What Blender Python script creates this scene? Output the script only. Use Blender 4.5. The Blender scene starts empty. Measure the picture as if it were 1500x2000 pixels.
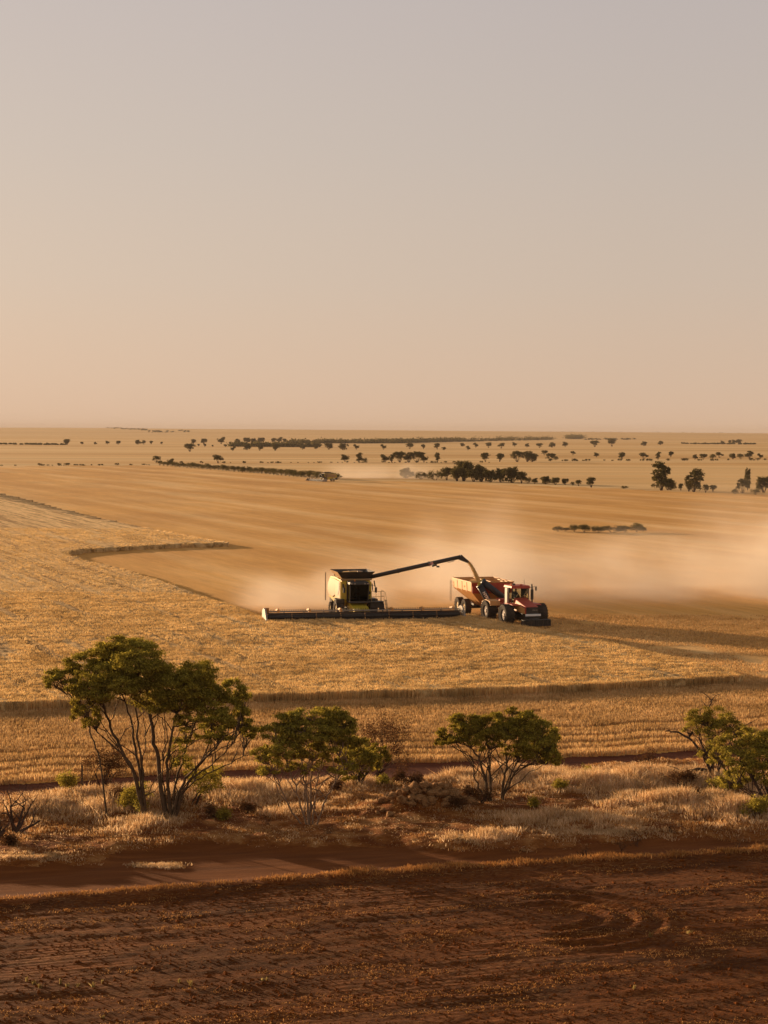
import bpy, bmesh, math, random
import numpy as np
from mathutils import Vector, Matrix, Euler
R = math.radians
PI = math.pi
sc = bpy.context.scene
C = sc.collection
random.seed(7); rng = np.random.default_rng(7)

# ---------------------------------------------------------------- camera, world, sun, exposure
H = 18.3; F = 3600.0; HOR = 843.0
PITCH = math.atan((1000 - HOR) / F); ROLL = R(0.36)
cd = bpy.data.cameras.new('camera'); cam = bpy.data.objects.new('camera', cd); C.objects.link(cam)
cd.sensor_fit = 'HORIZONTAL'; cd.sensor_width = 24.0; cd.lens = 24.0 * F / 1500.0
cd.clip_start = 1.0; cd.clip_end = 40000.0
CM = (Matrix.Rotation(PI / 2 - PITCH, 3, 'X') @ Matrix.Rotation(ROLL, 3, 'Z'))
cam.matrix_world = Matrix.Translation((0, 0, H)) @ CM.to_4x4()
sc.camera = cam

SUN_EL = R(6.0)
SH = Vector((-0.715, 0.70)).normalized()            # horizontal direction towards the sun
sun_dir = Vector((SH.x * math.cos(SUN_EL), SH.y * math.cos(SUN_EL), math.sin(SUN_EL)))
ld = bpy.data.lights.new('sun', 'SUN'); ld.energy = 5.0; ld.angle = R(0.9); ld.color = (1.0, 0.68, 0.38)
lo = bpy.data.objects.new('sun', ld); C.objects.link(lo)
lo.rotation_euler = (-sun_dir).to_track_quat('-Z', 'Y').to_euler(); lo.location = (0, 0, 60)

w = bpy.data.worlds.new("World"); sc.world = w; w.use_nodes = True
nt = w.node_tree; N = nt.nodes; L = nt.links; N.clear()
out = N.new('ShaderNodeOutputWorld')
sky = N.new('ShaderNodeTexSky'); sky.sky_type = 'NISHITA'; sky.sun_disc = False
sky.sun_elevation = SUN_EL; sky.sun_rotation = math.atan2(SH.x, SH.y); sky.dust_density = 3.5; sky.air_density = 1.2; sky.ozone_density = 1.0
bg1 = N.new('ShaderNodeBackground'); bg1.inputs[1].default_value = 0.05; L.new(sky.outputs[0], bg1.inputs[0])
tc = N.new('ShaderNodeTexCoord'); sx = N.new('ShaderNodeSeparateXYZ'); L.new(tc.outputs['Generated'], sx.inputs[0])
rp = N.new('ShaderNodeValToRGB'); L.new(sx.outputs['Z'], rp.inputs[0])
cr = rp.color_ramp
stops = [(0.0, (0.365, 0.250, 0.172)), (0.03, (0.342, 0.251, 0.185)), (0.08, (0.308, 0.247, 0.202)), (0.15, (0.280, 0.238, 0.211)),
         (0.23, (0.260, 0.227, 0.216)), (0.5, (0.18, 0.160, 0.150)), (1.0, (0.13, 0.115, 0.110))]
while len(cr.elements) < len(stops): cr.elements.new(0.5)
for e, (p, c) in zip(cr.elements, stops): e.position = p; e.color = (*c, 1)
dotn = N.new('ShaderNodeVectorMath'); dotn.operation = 'DOT_PRODUCT'; L.new(tc.outputs['Generated'], dotn.inputs[0]); dotn.inputs[1].default_value = sun_dir
mr = N.new('ShaderNodeMapRange'); L.new(dotn.outputs['Value'], mr.inputs[0])
mr.inputs[1].default_value = 0.60; mr.inputs[2].default_value = 1.0; mr.inputs[3].default_value = 1.07; mr.inputs[4].default_value = 1.22
bg2 = N.new('ShaderNodeBackground'); L.new(rp.outputs[0], bg2.inputs[0]); L.new(mr.outputs[0], bg2.inputs[1])
add = N.new('ShaderNodeMixShader'); add.inputs[0].default_value = 0.88; L.new(bg1.outputs[0], add.inputs[1]); L.new(bg2.outputs[0], add.inputs[2])
L.new(add.outputs[0], out.inputs[0])
sc.view_settings.view_transform = 'Standard'; sc.view_settings.look = 'None'
sc.view_settings.exposure = 1.0; sc.view_settings.gamma = 1.0
sc.cycles.use_denoising = True
sc.cycles.max_bounces = 8; sc.cycles.volume_bounces = 1; sc.cycles.transparent_max_bounces = 8
sc.cycles.volume_step_rate = 2.0; sc.cycles.volume_max_steps = 64

# ---------------------------------------------------------------- helpers
def ray(px, py):
    return CM @ Vector((px - 750.0, 1000.0 - py, -F))
def at(px, py, z=0.0):
    d = ray(px, py); t = (z - H) / d.z
    return Vector((d.x * t, d.y * t, z))
def ptY(px, py, Y):
    d = ray(px, py); t = Y / d.y
    return Vector((d.x * t, Y, H + d.z * t))
def hash2(i, j, s):
    v = np.sin(i * 127.1 + j * 311.7 + s * 74.7) * 43758.5453
    return v - np.floor(v)
def vnoise(x, y, s=0):
    xi = np.floor(x); yi = np.floor(y); fx = x - xi; fy = y - yi
    fx = fx * fx * (3 - 2 * fx); fy = fy * fy * (3 - 2 * fy)
    a = hash2(xi, yi, s); b = hash2(xi + 1, yi, s); c = hash2(xi, yi + 1, s); d = hash2(xi + 1, yi + 1, s)
    return (a * (1 - fx) + b * fx) * (1 - fy) + (c * (1 - fx) + d * fx) * fy
def fbm(x, y, s=0, o=4):
    t = 0; a = 1; n = 0
    for k in range(o):
        t = t + a * vnoise(x * 2 ** k, y * 2 ** k, s + k * 3.1); n += a; a *= 0.5
    return t / n
EX = Vector((0.962, 0.272)).normalized()         # along the furrows / front edge of the crop
UX = Vector((0.36, -0.933)).normalized()         # along the crop rows (driving direction)
def st(x, y): return x * EX.x + y * EX.y, -x * EX.y + y * EX.x
def line(pts):
    W = [at(a, b) for a, b in pts]; q = sorted(st(p.x, p.y) for p in W)
    S = np.array([a for a, b in q]); T = np.array([b for a, b in q])
    return lambda s: np.interp(s, S, T)
LA = line([(0, 1768), (200, 1752), (400, 1738), (600, 1722), (750, 1712), (900, 1702), (1100, 1692), (1300, 1680), (1500, 1668)])
LB = line([(0, 1706), (130, 1698), (240, 1672), (400, 1655), (600, 1660), (760, 1655), (900, 1672), (1000, 1668), (1100, 1660), (1250, 1648), (1500, 1638)])
LC = line([(0, 1556), (200, 1546), (400, 1532), (560, 1530), (700, 1534), (840, 1530), (1000, 1512), (1150, 1500), (1300, 1492), (1500, 1480)])
LD = line([(0, 1533), (250, 1518), (500, 1503), (750, 1492), (1000, 1484), (1100, 1481), (1300, 1468), (1500, 1455)])
LE = line([(0, 1391), (300, 1381), (500, 1374), (750, 1367), (1000, 1360), (1200, 1350), (1445, 1336)])
FP = [at(a, b) for a, b in [(-700, 912), (0, 911), (300, 908), (480, 922), (640, 938), (850, 942), (1160, 953), (1500, 968), (2200, 1000)]]
FPX = np.array([p.x for p in FP]); FPY = np.array([p.y for p in FP])
CROP = [(at(a, b).x, at(a, b).y) for a, b in [(1448, 1335), (1424, 1326), (1200, 1272), (1000, 1231), (915, 1212), (880, 1221), (520, 1223), (470, 1200), (400, 1177), (330, 1150),
        (250, 1124), (160, 1101), (130, 1090), (148, 1083), (190, 1079), (240, 1076), (330, 1071), (450, 1068), (380, 1055), (330, 1045), (250, 1031), (150, 1008), (0, 970), (-220, 930), (-900, 1000),
        (-900, 1420), (-300, 1400), (0, 1391), (300, 1381), (500, 1374), (750, 1367), (1000, 1360), (1200, 1350)]]
def inpoly(x, y, P):
    r = np.zeros(x.shape, bool); n = len(P)
    for i in range(n):
        x1, y1 = P[i]; x2, y2 = P[(i + 1) % n]
        if y1 == y2: continue
        c = ((y1 > y) != (y2 > y)) & (x < (x2 - x1) * (y - y1) / (y2 - y1) + x1)
        r ^= c
    return r
PILE = at(838, 1590)
def sstep(a, b, v):
    t = np.clip((v - a) / (b - a), 0, 1); return t * t * (3 - 2 * t)
def zone_t(x, y):
    s, t = st(x, y)
    return s, t + (fbm(x * 0.5, y * 0.5, 5, 4) - 0.5) * 1.4 * (y < 125)
def hgt(x, y):
    x = np.asarray(x, float); y = np.asarray(y, float)
    s, t = st(x, y)
    a = LA(s); b = LB(s); c = LC(s)
    h = np.zeros(x.shape)
    verge = sstep(b - 1.0, b + 1.2, t) * (1 - sstep(c - 1.2, c + 0.4, t))
    h = h + verge * (0.10 + 0.26 * fbm(x * 0.35, y * 0.35, 11, 4) + 0.26 * fbm(x * 1.3, y * 1.3, 12, 4))
    berm = np.exp(-((t - a - 0.3) / 0.9) ** 2)
    h = h + berm * (0.07 + 0.12 * fbm(x * 0.8, y * 0.8, 13, 3))
    pl = 1 - sstep(a - 1.2, a, t)
    h = h + pl * (0.10 * (fbm(s * 0.25, t * 1.3, 14, 4) - 0.5) + 0.055 * (fbm(s * 0.9, t * 3.0, 15, 3) - 0.5) + 0.03 * (vnoise(x * 7.1, y * 7.1, 18) - 0.5) + 0.16 * (fbm(x * 0.12, y * 0.12, 16, 2) - 0.5))
    rr = np.hypot((x - RC.x) , (y - RC.y))
    h = h + pl * 0.075 * np.sin(rr * 2 * PI / 1.05) * sstep(0.6, 1.4, rr) * (1 - sstep(4.0, 5.4, rr)) * sstep(-1.5, 1.0, (x - RC.x)) 
    h = h + 0.95 * np.exp(-(((x - PILE.x) / 1.7) ** 2 + ((y - PILE.y) / 0.9) ** 2))
    far = sstep(4500, 9000, y)
    h = h + far * (16 + 18 * fbm(x * 0.00035, y * 0.0005, 21, 3)) * (0.75 + 0.25 * sstep(3000, -2500, x))
    return h
RC = at(1075, 1793)
def hz(x, y): return float(hgt(np.array([x]), np.array([y]))[0])

def link(name, me, mat=None, parent=None):
    o = bpy.data.objects.new(name, me); C.objects.link(o)
    if mat: me.materials.append(mat)
    if parent: o.parent = parent
    return o
def np_mesh(name, V, Fc, k, smooth=False):
    me = bpy.data.meshes.new(name); V = np.asarray(V, np.float32); Fc = np.asarray(Fc, np.int32)
    me.vertices.add(len(V)); me.vertices.foreach_set('co', V.ravel())
    n = len(Fc); me.loops.add(n * k); me.loops.foreach_set('vertex_index', Fc.ravel())
    me.polygons.add(n); me.polygons.foreach_set('loop_start', np.arange(0, n * k, k, dtype=np.int32)); me.polygons.foreach_set('loop_total', np.full(n, k, np.int32))
    me.polygons.foreach_set('use_smooth', np.full(n, smooth, bool))
    me.update(calc_edges=True); return me
def tag(o, label=None, cat=None, group=None, kind=None):
    if label: o['label'] = label
    if cat: o['category'] = cat
    if group: o['group'] = group
    if kind: o['kind'] = kind
    return o
def thing(name, label, cat, loc=(0, 0, 0), rz=0, group=None):
    o = bpy.data.objects.new(name, None); C.objects.link(o); o.location = loc; o.rotation_euler = (0, 0, rz)
    return tag(o, label, cat, group)
def children(o): return [c for c in bpy.data.objects if c.parent == o]

# ---------------------------------------------------------------- materials
def newmat(name):
    m = bpy.data.materials.new(name); m.use_nodes = True; n = m.node_tree.nodes; n.clear()
    return m, n, m.node_tree.links
def mnoise(n, l, vec, scale, detail=4, rough=0.6):
    t = n.new('ShaderNodeTexNoise'); t.inputs['Scale'].default_value = scale; t.inputs['Detail'].default_value = detail; t.inputs['Roughness'].default_value = rough
    l.new(vec, t.inputs['Vector']); return t.outputs['Fac']
def mmap(n, l, src, scale=(1, 1, 1), rz=0):
    # world coordinates turned by rz, then stretched
    r = n.new('ShaderNodeVectorRotate'); r.rotation_type = 'Z_AXIS'; r.inputs['Angle'].default_value = rz; l.new(src, r.inputs['Vector'])
    m = n.new('ShaderNodeVectorMath'); m.operation = 'MULTIPLY'; m.inputs[1].default_value = scale; l.new(r.outputs[0], m.inputs[0]); return m.outputs[0]
def mramp(n, l, fac, stops):
    r = n.new('ShaderNodeValToRGB'); l.new(fac, r.inputs[0]); c = r.color_ramp
    while len(c.elements) < len(stops): c.elements.new(0.5)
    for e, (p, col) in zip(c.elements, stops): e.position = p; e.color = (*col, 1)
    return r.outputs[0]
def mmix(n, l, f, a, b, mode='MIX'):
    m = n.new('ShaderNodeMix'); m.data_type = 'RGBA'; m.blend_type = mode
    if isinstance(f, (int, float)): m.inputs[0].default_value = f
    else: l.new(f, m.inputs[0])
    for s, v in ((6, a), (7, b)):
        if isinstance(v, tuple): m.inputs[s].default_value = (*v, 1)
        else: l.new(v, m.inputs[s])
    return m.outputs[2]
def mmath(n, l, op, a, b=0.0, c=None):
    m = n.new('ShaderNodeMath'); m.operation = op
    for i, v in enumerate((a, b) if c is None else (a, b, c)):
        if isinstance(v, (int, float)): m.inputs[i].default_value = v
        else: l.new(v, m.inputs[i])
    return m.outputs[0]
def finish(m, n, l, col, rough=0.9, bump=None, bstr=0.5, bdist=0.05, spec=0.2, metallic=0.0, coat=0.0):
    b = n.new('ShaderNodeBsdfPrincipled'); o = n.new('ShaderNodeOutputMaterial'); l.new(b.outputs[0], o.inputs[0])
    if isinstance(col, tuple): b.inputs['Base Color'].default_value = (*col, 1)
    else: l.new(col, b.inputs['Base Color'])
    if isinstance(rough, (int, float)): b.inputs['Roughness'].default_value = rough
    else: l.new(rough, b.inputs['Roughness'])
    b.inputs['Specular IOR Level'].default_value = spec; b.inputs['Metallic'].default_value = metallic; b.inputs['Coat Weight'].default_value = coat
    if bump is not None:
        k = n.new('ShaderNodeBump'); k.inputs['Strength'].default_value = bstr; k.inputs['Distance'].default_value = bdist
        l.new(bump, k.inputs['Height']); l.new(k.outputs[0], b.inputs['Normal'])
    return m
AE = math.atan2(EX.y, EX.x); AU = math.atan2(UX.y, UX.x)
def wpos(n):
    g = n.new('ShaderNodeNewGeometry'); return g.outputs['Position']

def mat_plough():
    m, n, l = newmat('ploughed_soil'); P = wpos(n)
    big = mnoise(n, l, mmap(n, l, P, (0.12, 0.5, 1), -AE), 1.0, 5)
    fine = mnoise(n, l, mmap(n, l, P, (0.55, 1.5, 1), -AE), 5.0, 7, 0.82)
    col = mramp(n, l, fine, [(0.28, (0.042, 0.012, 0.002)), (0.5, (0.128, 0.038, 0.005)), (0.62, (0.20, 0.064, 0.009)), (0.76, (0.42, 0.155, 0.024))])
    col2 = mramp(n, l, big, [(0.3, (0.50, 0.46, 0.45)), (0.55, (1.0, 0.95, 0.9)), (0.75, (1.3, 1.2, 1.05))])
    c = mmix(n, l, 1.0, col, col2, 'MULTIPLY')
    straw = mnoise(n, l, mmap(n, l, P, (2.0, 9.0, 3), -AE), 2.2, 3, 0.7)
    patch = mnoise(n, l, mmap(n, l, P, (0.16, 0.7, 1), -AE), 1.3, 4)
    sm = mmath(n, l, 'MULTIPLY', mramp(n, l, straw, [(0.54, (0, 0, 0)), (0.66, (1, 1, 1))]), mramp(n, l, patch, [(0.40, (0.05,) * 3), (0.62, (0.8,) * 3)]))
    c = mmix(n, l, sm, c, (0.42, 0.21, 0.075))
    wv = n.new('ShaderNodeTexWave'); wv.wave_type = 'BANDS'; wv.bands_direction = 'Y'; wv.inputs['Scale'].default_value = 0.90
    wv.inputs['Distortion'].default_value = 1.6; wv.inputs['Detail'].default_value = 3; wv.inputs['Detail Scale'].default_value = 0.7
    l.new(mmap(n, l, P, (1, 1, 1), -AE), wv.inputs['Vector'])
    wm = mmath(n, l, 'MULTIPLY', wv.outputs['Fac'], mramp(n, l, mnoise(n, l, P, 0.13, 3), [(0.45, (0.0,) * 3), (0.65, (1.0,) * 3)]))
    clod = mnoise(n, l, P, 9.0, 5, 0.8)
    hh = mmath(n, l, 'ADD', mmath(n, l, 'MULTIPLY', wm, 0.75), mmath(n, l, 'MULTIPLY', clod, 0.9))
    return finish(m, n, l, c, 0.95, hh, 0.8, 0.10, 0.1)
def mat_track():
    m, n, l = newmat('track_soil'); P = wpos(n)
    a = mnoise(n, l, mmap(n, l, P, (0.25, 2.2, 1), -AE), 1.0, 5)
    b = mnoise(n, l, P, 14.0, 4, 0.7)
    c = mmix(n, l, 1.0, mramp(n, l, a, [(0.3, (0.12, 0.036, 0.006)), (0.55, (0.18, 0.056, 0.011)), (0.75, (0.25, 0.086, 0.020))]), mramp(n, l, b, [(0.3, (0.78, 0.76, 0.75)), (0.7, (1.15, 1.15, 1.15))]), 'MULTIPLY')
    return finish(m, n, l, c, 0.95, mmath(n, l, 'ADD', b, mmath(n, l, 'MULTIPLY', a, 1.5)), 0.5, 0.05, 0.1)
def mat_verge():
    m, n, l = newmat('verge_soil'); P = wpos(n)
    a = mnoise(n, l, P, 0.9, 5, 0.65); b = mnoise(n, l, P, 11.0, 5, 0.75)
    c = mmix(n, l, 1.0, mramp(n, l, a, [(0.38, (0.16, 0.045, 0.007)), (0.52, (0.26, 0.095, 0.020)), (0.66, (0.42, 0.21, 0.070))]), mramp(n, l, b, [(0.3, (0.6, 0.56, 0.52)), (0.7, (1.3, 1.25, 1.2))]), 'MULTIPLY')
    return finish(m, n, l, c, 0.95, b, 0.8, 0.10, 0.1)
def mat_fire():
    m, n, l = newmat('firebreak_soil'); P = wpos(n)
    a = mnoise(n, l, mmap(n, l, P, (0.2, 1.6, 1), -AE), 1.0, 5); b = mnoise(n, l, P, 8.0, 5, 0.7)
    c = mmix(n, l, 1.0, mramp(n, l, a, [(0.3, (0.095, 0.024, 0.009)), (0.7, (0.17, 0.050, 0.020))]), mramp(n, l, b, [(0.3, (0.7,) * 3), (0.7, (1.2,) * 3)]), 'MULTIPLY')
    return finish(m, n, l, c, 0.95, b, 0.7, 0.08, 0.1)
def mat_stubble():
    m, n, l = newmat('stubble'); P = wpos(n)
    swath = mnoise(n, l, mmap(n, l, P, (0.006, 0.085, 1), -AU), 1.0, 3, 0.55)
    blot = mnoise(n, l, mmap(n, l, P, (0.02, 0.05, 1), -AU), 1.0, 4)
    rows = mnoise(n, l, mmap(n, l, P, (0.10, 1.1, 1), -AU), 1.0, 4, 0.7)
    fine = mnoise(n, l, P, 5.0, 5, 0.75)
    c = mramp(n, l, swath, [(0.32, (0.63, 0.330, 0.074)), (0.47, (0.68, 0.372, 0.096)), (0.55, (0.73, 0.430, 0.142)), (0.66, (0.79, 0.51, 0.21))])
    c = mmix(n, l, 1.0, c, mramp(n, l, blot, [(0.3, (0.84, 0.78, 0.72)), (0.65, (1.08, 1.06, 1.04))]), 'MULTIPLY')
    c = mmix(n, l, 1.0, c, mramp(n, l, rows, [(0.3, (0.86, 0.84, 0.80)), (0.7, (1.1, 1.1, 1.1))]), 'MULTIPLY')
    c = mmix(n, l, 1.0, c, mramp(n, l, fine, [(0.3, (0.78, 0.75, 0.70)), (0.7, (1.18, 1.18, 1.18))]), 'MULTIPLY')
    return finish(m, n, l, c, 0.9, mmath(n, l, 'ADD', fine, rows), 0.7, 0.12, 0.15)
def mat_far():
    m, n, l = newmat('dry_pasture'); P = wpos(n)
    a = mnoise(n, l, mmap(n, l, P, (0.0005, 0.004, 1), R(-8)), 1.0, 6, 0.6)
    b = mnoise(n, l, mmap(n, l, P, (0.002, 0.02, 1), R(-4)), 1.0, 4, 0.6)
    c = mmix(n, l, 1.0, mramp(n, l, a, [(0.34, (0.50, 0.265, 0.070)), (0.46, (0.63, 0.37, 0.125)), (0.54, (0.72, 0.47, 0.20)), (0.64, (0.54, 0.30, 0.085))]), mramp(n, l, b, [(0.3, (0.86,) * 3), (0.7, (1.1,) * 3)]), 'MULTIPLY')
    return finish(m, n, l, c, 0.9, b, 0.4, 0.6, 0.1)
def mat_blade(name, c0, c1, c2, trans=0.35, ns=0.25):
    m, n, l = newmat(name); g = n.new('ShaderNodeNewGeometry')
    isl = g.outputs['Random Per Island']
    col = mramp(n, l, isl, [(0.0, c0), (0.5, c1), (1.0, c2)])
    no = mnoise(n, l, g.outputs['Position'], ns, 5, 0.7)
    col = mmix(n, l, 1.0, col, mramp(n, l, no, [(0.36, (0.70, 0.64, 0.56)), (0.62, (1.15, 1.15, 1.15))]), 'MULTIPLY')
    d = n.new('ShaderNodeBsdfDiffuse'); t = n.new('ShaderNodeBsdfTranslucent'); x = n.new('ShaderNodeMixShader'); o = n.new('ShaderNodeOutputMaterial')
    l.new(col, d.inputs[0]); l.new(col, t.inputs[0]); x.inputs[0].default_value = trans
    l.new(d.outputs[0], x.inputs[1]); l.new(t.outputs[0], x.inputs[2]); l.new(x.outputs[0], o.inputs[0]); return m
def mat_croptop():
    m, n, l = newmat('ripe_wheat'); P = wpos(n)
    a = mnoise(n, l, mmap(n, l, P, (0.25, 1.5, 1), -AU), 1.0, 5, 0.7)
    b = mnoise(n, l, mmap(n, l, P, (1.0, 1.0, 1), -AU), 3.0, 6, 0.8)
    bl = mnoise(n, l, mmap(n, l, P, (0.012, 0.05, 1), -AU), 1.0, 4, 0.6)
    rw = mnoise(n, l, mmap(n, l, P, (0.035, 1.15, 1), -AU), 1.0, 3, 0.6)
    c = mramp(n, l, b, [(0.28, (0.54, 0.335, 0.135)), (0.5, (0.75, 0.505, 0.23)), (0.7, (0.85, 0.64, 0.33))])
    c = mmix(n, l, 1.0, c, mramp(n, l, a, [(0.3, (0.70, 0.66, 0.60)), (0.62, (1.12, 1.1, 1.08))]), 'MULTIPLY')
    c = mmix(n, l, 1.0, c, mramp(n, l, bl, [(0.35, (0.86, 0.80, 0.74)), (0.6, (1.05, 1.05, 1.05))]), 'MULTIPLY')
    c = mmix(n, l, 1.0, c, mramp(n, l, rw, [(0.40, (0.62, 0.55, 0.46)), (0.50, (1.05, 1.05, 1.05))]), 'MULTIPLY')
    return finish(m, n, l, c, 0.9, mmath(n, l, 'ADD', a, b), 1.0, 0.25, 0.1)
def plain(name, col, rough=0.5, metallic=0.0, var=0.12, coat=0.0, spec=0.4, dust=0.0):
    m, n, l = newmat(name); P = n.new('ShaderNodeTexCoord').outputs['Object']
    a = mnoise(n, l, P, 2.5, 5, 0.7); lo_, hi_ = 1 - var, 1 + var
    c = mmix(n, l, 1.0, col, mramp(n, l, a, [(0.3, (lo_,) * 3), (0.7, (hi_,) * 3)]), 'MULTIPLY')
    if dust > 0:
        f = mmath(n, l, 'MULTIPLY', mramp(n, l, mnoise(n, l, P, 1.3, 5, 0.75), [(0.35, (0.15,) * 3), (0.7, (1,) * 3)]), dust)
        c = mmix(n, l, f, c, (0.42, 0.27, 0.15))
    return finish(m, n, l, c, rough, mnoise(n, l, P, 18, 3), 0.08, 0.01, spec, metallic, coat)
M = dict(
    plough=mat_plough(), track=mat_track(), verge=mat_verge(), fire=mat_fire(), stubble=mat_stubble(), far=mat_far(), crop=mat_croptop(),
    stalk=mat_blade('wheat_stalk', (0.64, 0.42, 0.17), (0.74, 0.51, 0.225), (0.83, 0.61, 0.30)),
    stubb=mat_blade('cut_stalk', (0.46, 0.28, 0.11), (0.64, 0.42, 0.19), (0.78, 0.55, 0.28)),
    grass=mat_blade('dry_grass', (0.46, 0.26, 0.10), (0.72, 0.49, 0.26), (0.90, 0.72, 0.48), 0.5, 0.9),
    weedm=mat_blade('orange_weed', (0.36, 0.16, 0.045), (0.50, 0.25, 0.08), (0.60, 0.34, 0.13), 0.35, 0.6),
    green=mat_blade('green_weed', (0.22, 0.16, 0.05), (0.30, 0.22, 0.08), (0.42, 0.32, 0.13), 0.4, 0.6),
    leaf=mat_blade('leaf_green', (0.16, 0.130, 0.022), (0.30, 0.245, 0.040), (0.54, 0.43, 0.070), 0.48, 0.8),
    leafy=mat_blade('leaf_olive', (0.17, 0.142, 0.026), (0.33, 0.27, 0.045), (0.56, 0.45, 0.085), 0.48, 0.8),
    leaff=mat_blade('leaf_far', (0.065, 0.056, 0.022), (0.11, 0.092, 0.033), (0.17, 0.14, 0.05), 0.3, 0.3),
    leafd=mat_blade('leaf_dead', (0.09, 0.045, 0.022), (0.14, 0.07, 0.03), (0.20, 0.10, 0.045), 0.2, 0.8),
    bark=plain('bark', (0.10, 0.062, 0.034), 0.9, var=0.4, spec=0.1), barkd=plain('dead_bark', (0.085, 0.052, 0.036), 0.95, var=0.3, spec=0.1),
    barkp=plain('pale_bark', (0.24, 0.155, 0.095), 0.9, var=0.35, spec=0.1),
    clod=plain('clod_soil', (0.16, 0.046, 0.008), 0.95, var=0.4, spec=0.05),
    rock=plain('rock', (0.25, 0.130, 0.052), 0.95, var=0.55, spec=0.1), post=plain('post_wood', (0.09, 0.065, 0.045), 0.95),
    yellow=plain('yellow_paint', (0.58, 0.43, 0.025), 0.4, dust=0.25, coat=0.2), cream=plain('cream_paint', (0.36, 0.215, 0.085), 0.6, dust=0.2, coat=0.0),
    red=plain('red_paint', (0.42, 0.036, 0.014), 0.55, dust=0.2, coat=0.0), orange=plain('orange_sunlit_red_paint', (0.60, 0.29, 0.085), 0.55, dust=0.2, coat=0.0),  # orange also stands in for sunlit red paint, light put into the colour
    brown=plain('header_paint', (0.060, 0.026, 0.018), 0.55, dust=0.15),
    black=plain('black_metal', (0.022, 0.021, 0.020), 0.55, dust=0.10), navy=plain('navy_metal', (0.020, 0.026, 0.036), 0.45, dust=0.06),
    tyre=plain('tyre_rubber', (0.024, 0.021, 0.019), 0.9, dust=0.16), rim=plain('rim_paint', (0.50, 0.42, 0.36), 0.5, dust=0.4),
    yrim=plain('yellow_rim', (0.55, 0.36, 0.08), 0.5, dust=0.4),
    steel=plain('dull_steel', (0.30, 0.25, 0.20), 0.5, 0.5, dust=0.4), pale=plain('pale_trim', (0.30, 0.245, 0.19), 0.5),
    white=plain('white_paint', (0.78, 0.76, 0.72), 0.5), redm=plain('red_marker', (0.50, 0.05, 0.03), 0.5), amber=plain('amber_lens', (0.75, 0.22, 0.02), 0.3),
    grain=plain('wheat_grain', (0.52, 0.30, 0.09), 0.85, var=0.3), shirt=plain('work_shirt', (0.10, 0.13, 0.20), 0.9), skin=plain('skin', (0.40, 0.22, 0.14), 0.6),
)
def mat_glass(name, col, tr):
    m, n, l = newmat(name); g = n.new('ShaderNodeBsdfGlossy'); g.inputs['Roughness'].default_value = 0.05; g.inputs[0].default_value = (0.8, 0.8, 0.8, 1)
    t = n.new('ShaderNodeBsdfTransparent'); t.inputs[0].default_value = (*col, 1)
    x = n.new('ShaderNodeMixShader'); fr = n.new('ShaderNodeFresnel'); fr.inputs[0].default_value = 1.35
    o = n.new('ShaderNodeOutputMaterial'); l.new(fr.outputs[0], x.inputs[0]); l.new(t.outputs[0], x.inputs[1]); l.new(g.outputs[0], x.inputs[2]); l.new(x.outputs[0], o.inputs[0]); return m
M['glass'] = mat_glass('tinted_glass', (0.10, 0.10, 0.09), 0.5); M['glassc'] = mat_glass('cab_glass', (0.72, 0.70, 0.58), 0.5)

# ---------------------------------------------------------------- the ground, one sheet split by what covers it
def spaced(lo, hi, fine, g, far_lo, far_hi, cap=1e9):
    a = list(np.arange(lo, hi, fine)); s = fine; v = a[-1]
    while v < far_hi: s = min(s * g, cap); v += s; a.append(v)
    s = fine; v = a[0]; b = []
    while v > far_lo: s = s * g; v -= s; b.append(v)
    return np.array(b[::-1] + a)
gx = spaced(-27, 30, 0.14, 1.12, -9000, 9000)
gy = spaced(44, 100, 0.14, 1.022, -60, 15000)
X, Y = np.meshgrid(gx, gy); Z = hgt(X, Y)
nx, ny = len(gx), len(gy)
V = np.stack([X.ravel(), Y.ravel(), Z.ravel()], 1)
idx = np.arange(nx * ny).reshape(ny, nx)
Q = np.stack([idx[:-1, :-1].ravel(), idx[:-1, 1:].ravel(), idx[1:, 1:].ravel(), idx[1:, :-1].ravel()], 1)
cx = (X[:-1, :-1] + X[1:, 1:]).ravel() / 2; cy = (Y[:-1, :-1] + Y[1:, 1:]).ravel() / 2
s_, t_ = zone_t(cx, cy)
zone = np.where(t_ < LA(s_), 0, np.where(t_ < LB(s_), 1, np.where(t_ < LC(s_), 2, np.where(t_ < LD(s_), 3, 4))))
zone = np.where((cy > 300) & (cy > np.interp(cx, FPX, FPY)), 5, zone)
for k, (nm, mt) in enumerate([('ploughed_field', 'plough'), ('dirt_track', 'track'), ('verge_ground', 'verge'), ('firebreak_path', 'fire'), ('stubble_field', 'stubble'), ('pasture_ground', 'far')]):
    q = Q[zone == k]; u, inv = np.unique(q, return_inverse=True)
    o = link(nm, np_mesh(nm, V[u], inv.reshape(q.shape), 4, True), M[mt]); tag(o, kind='structure')

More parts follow.
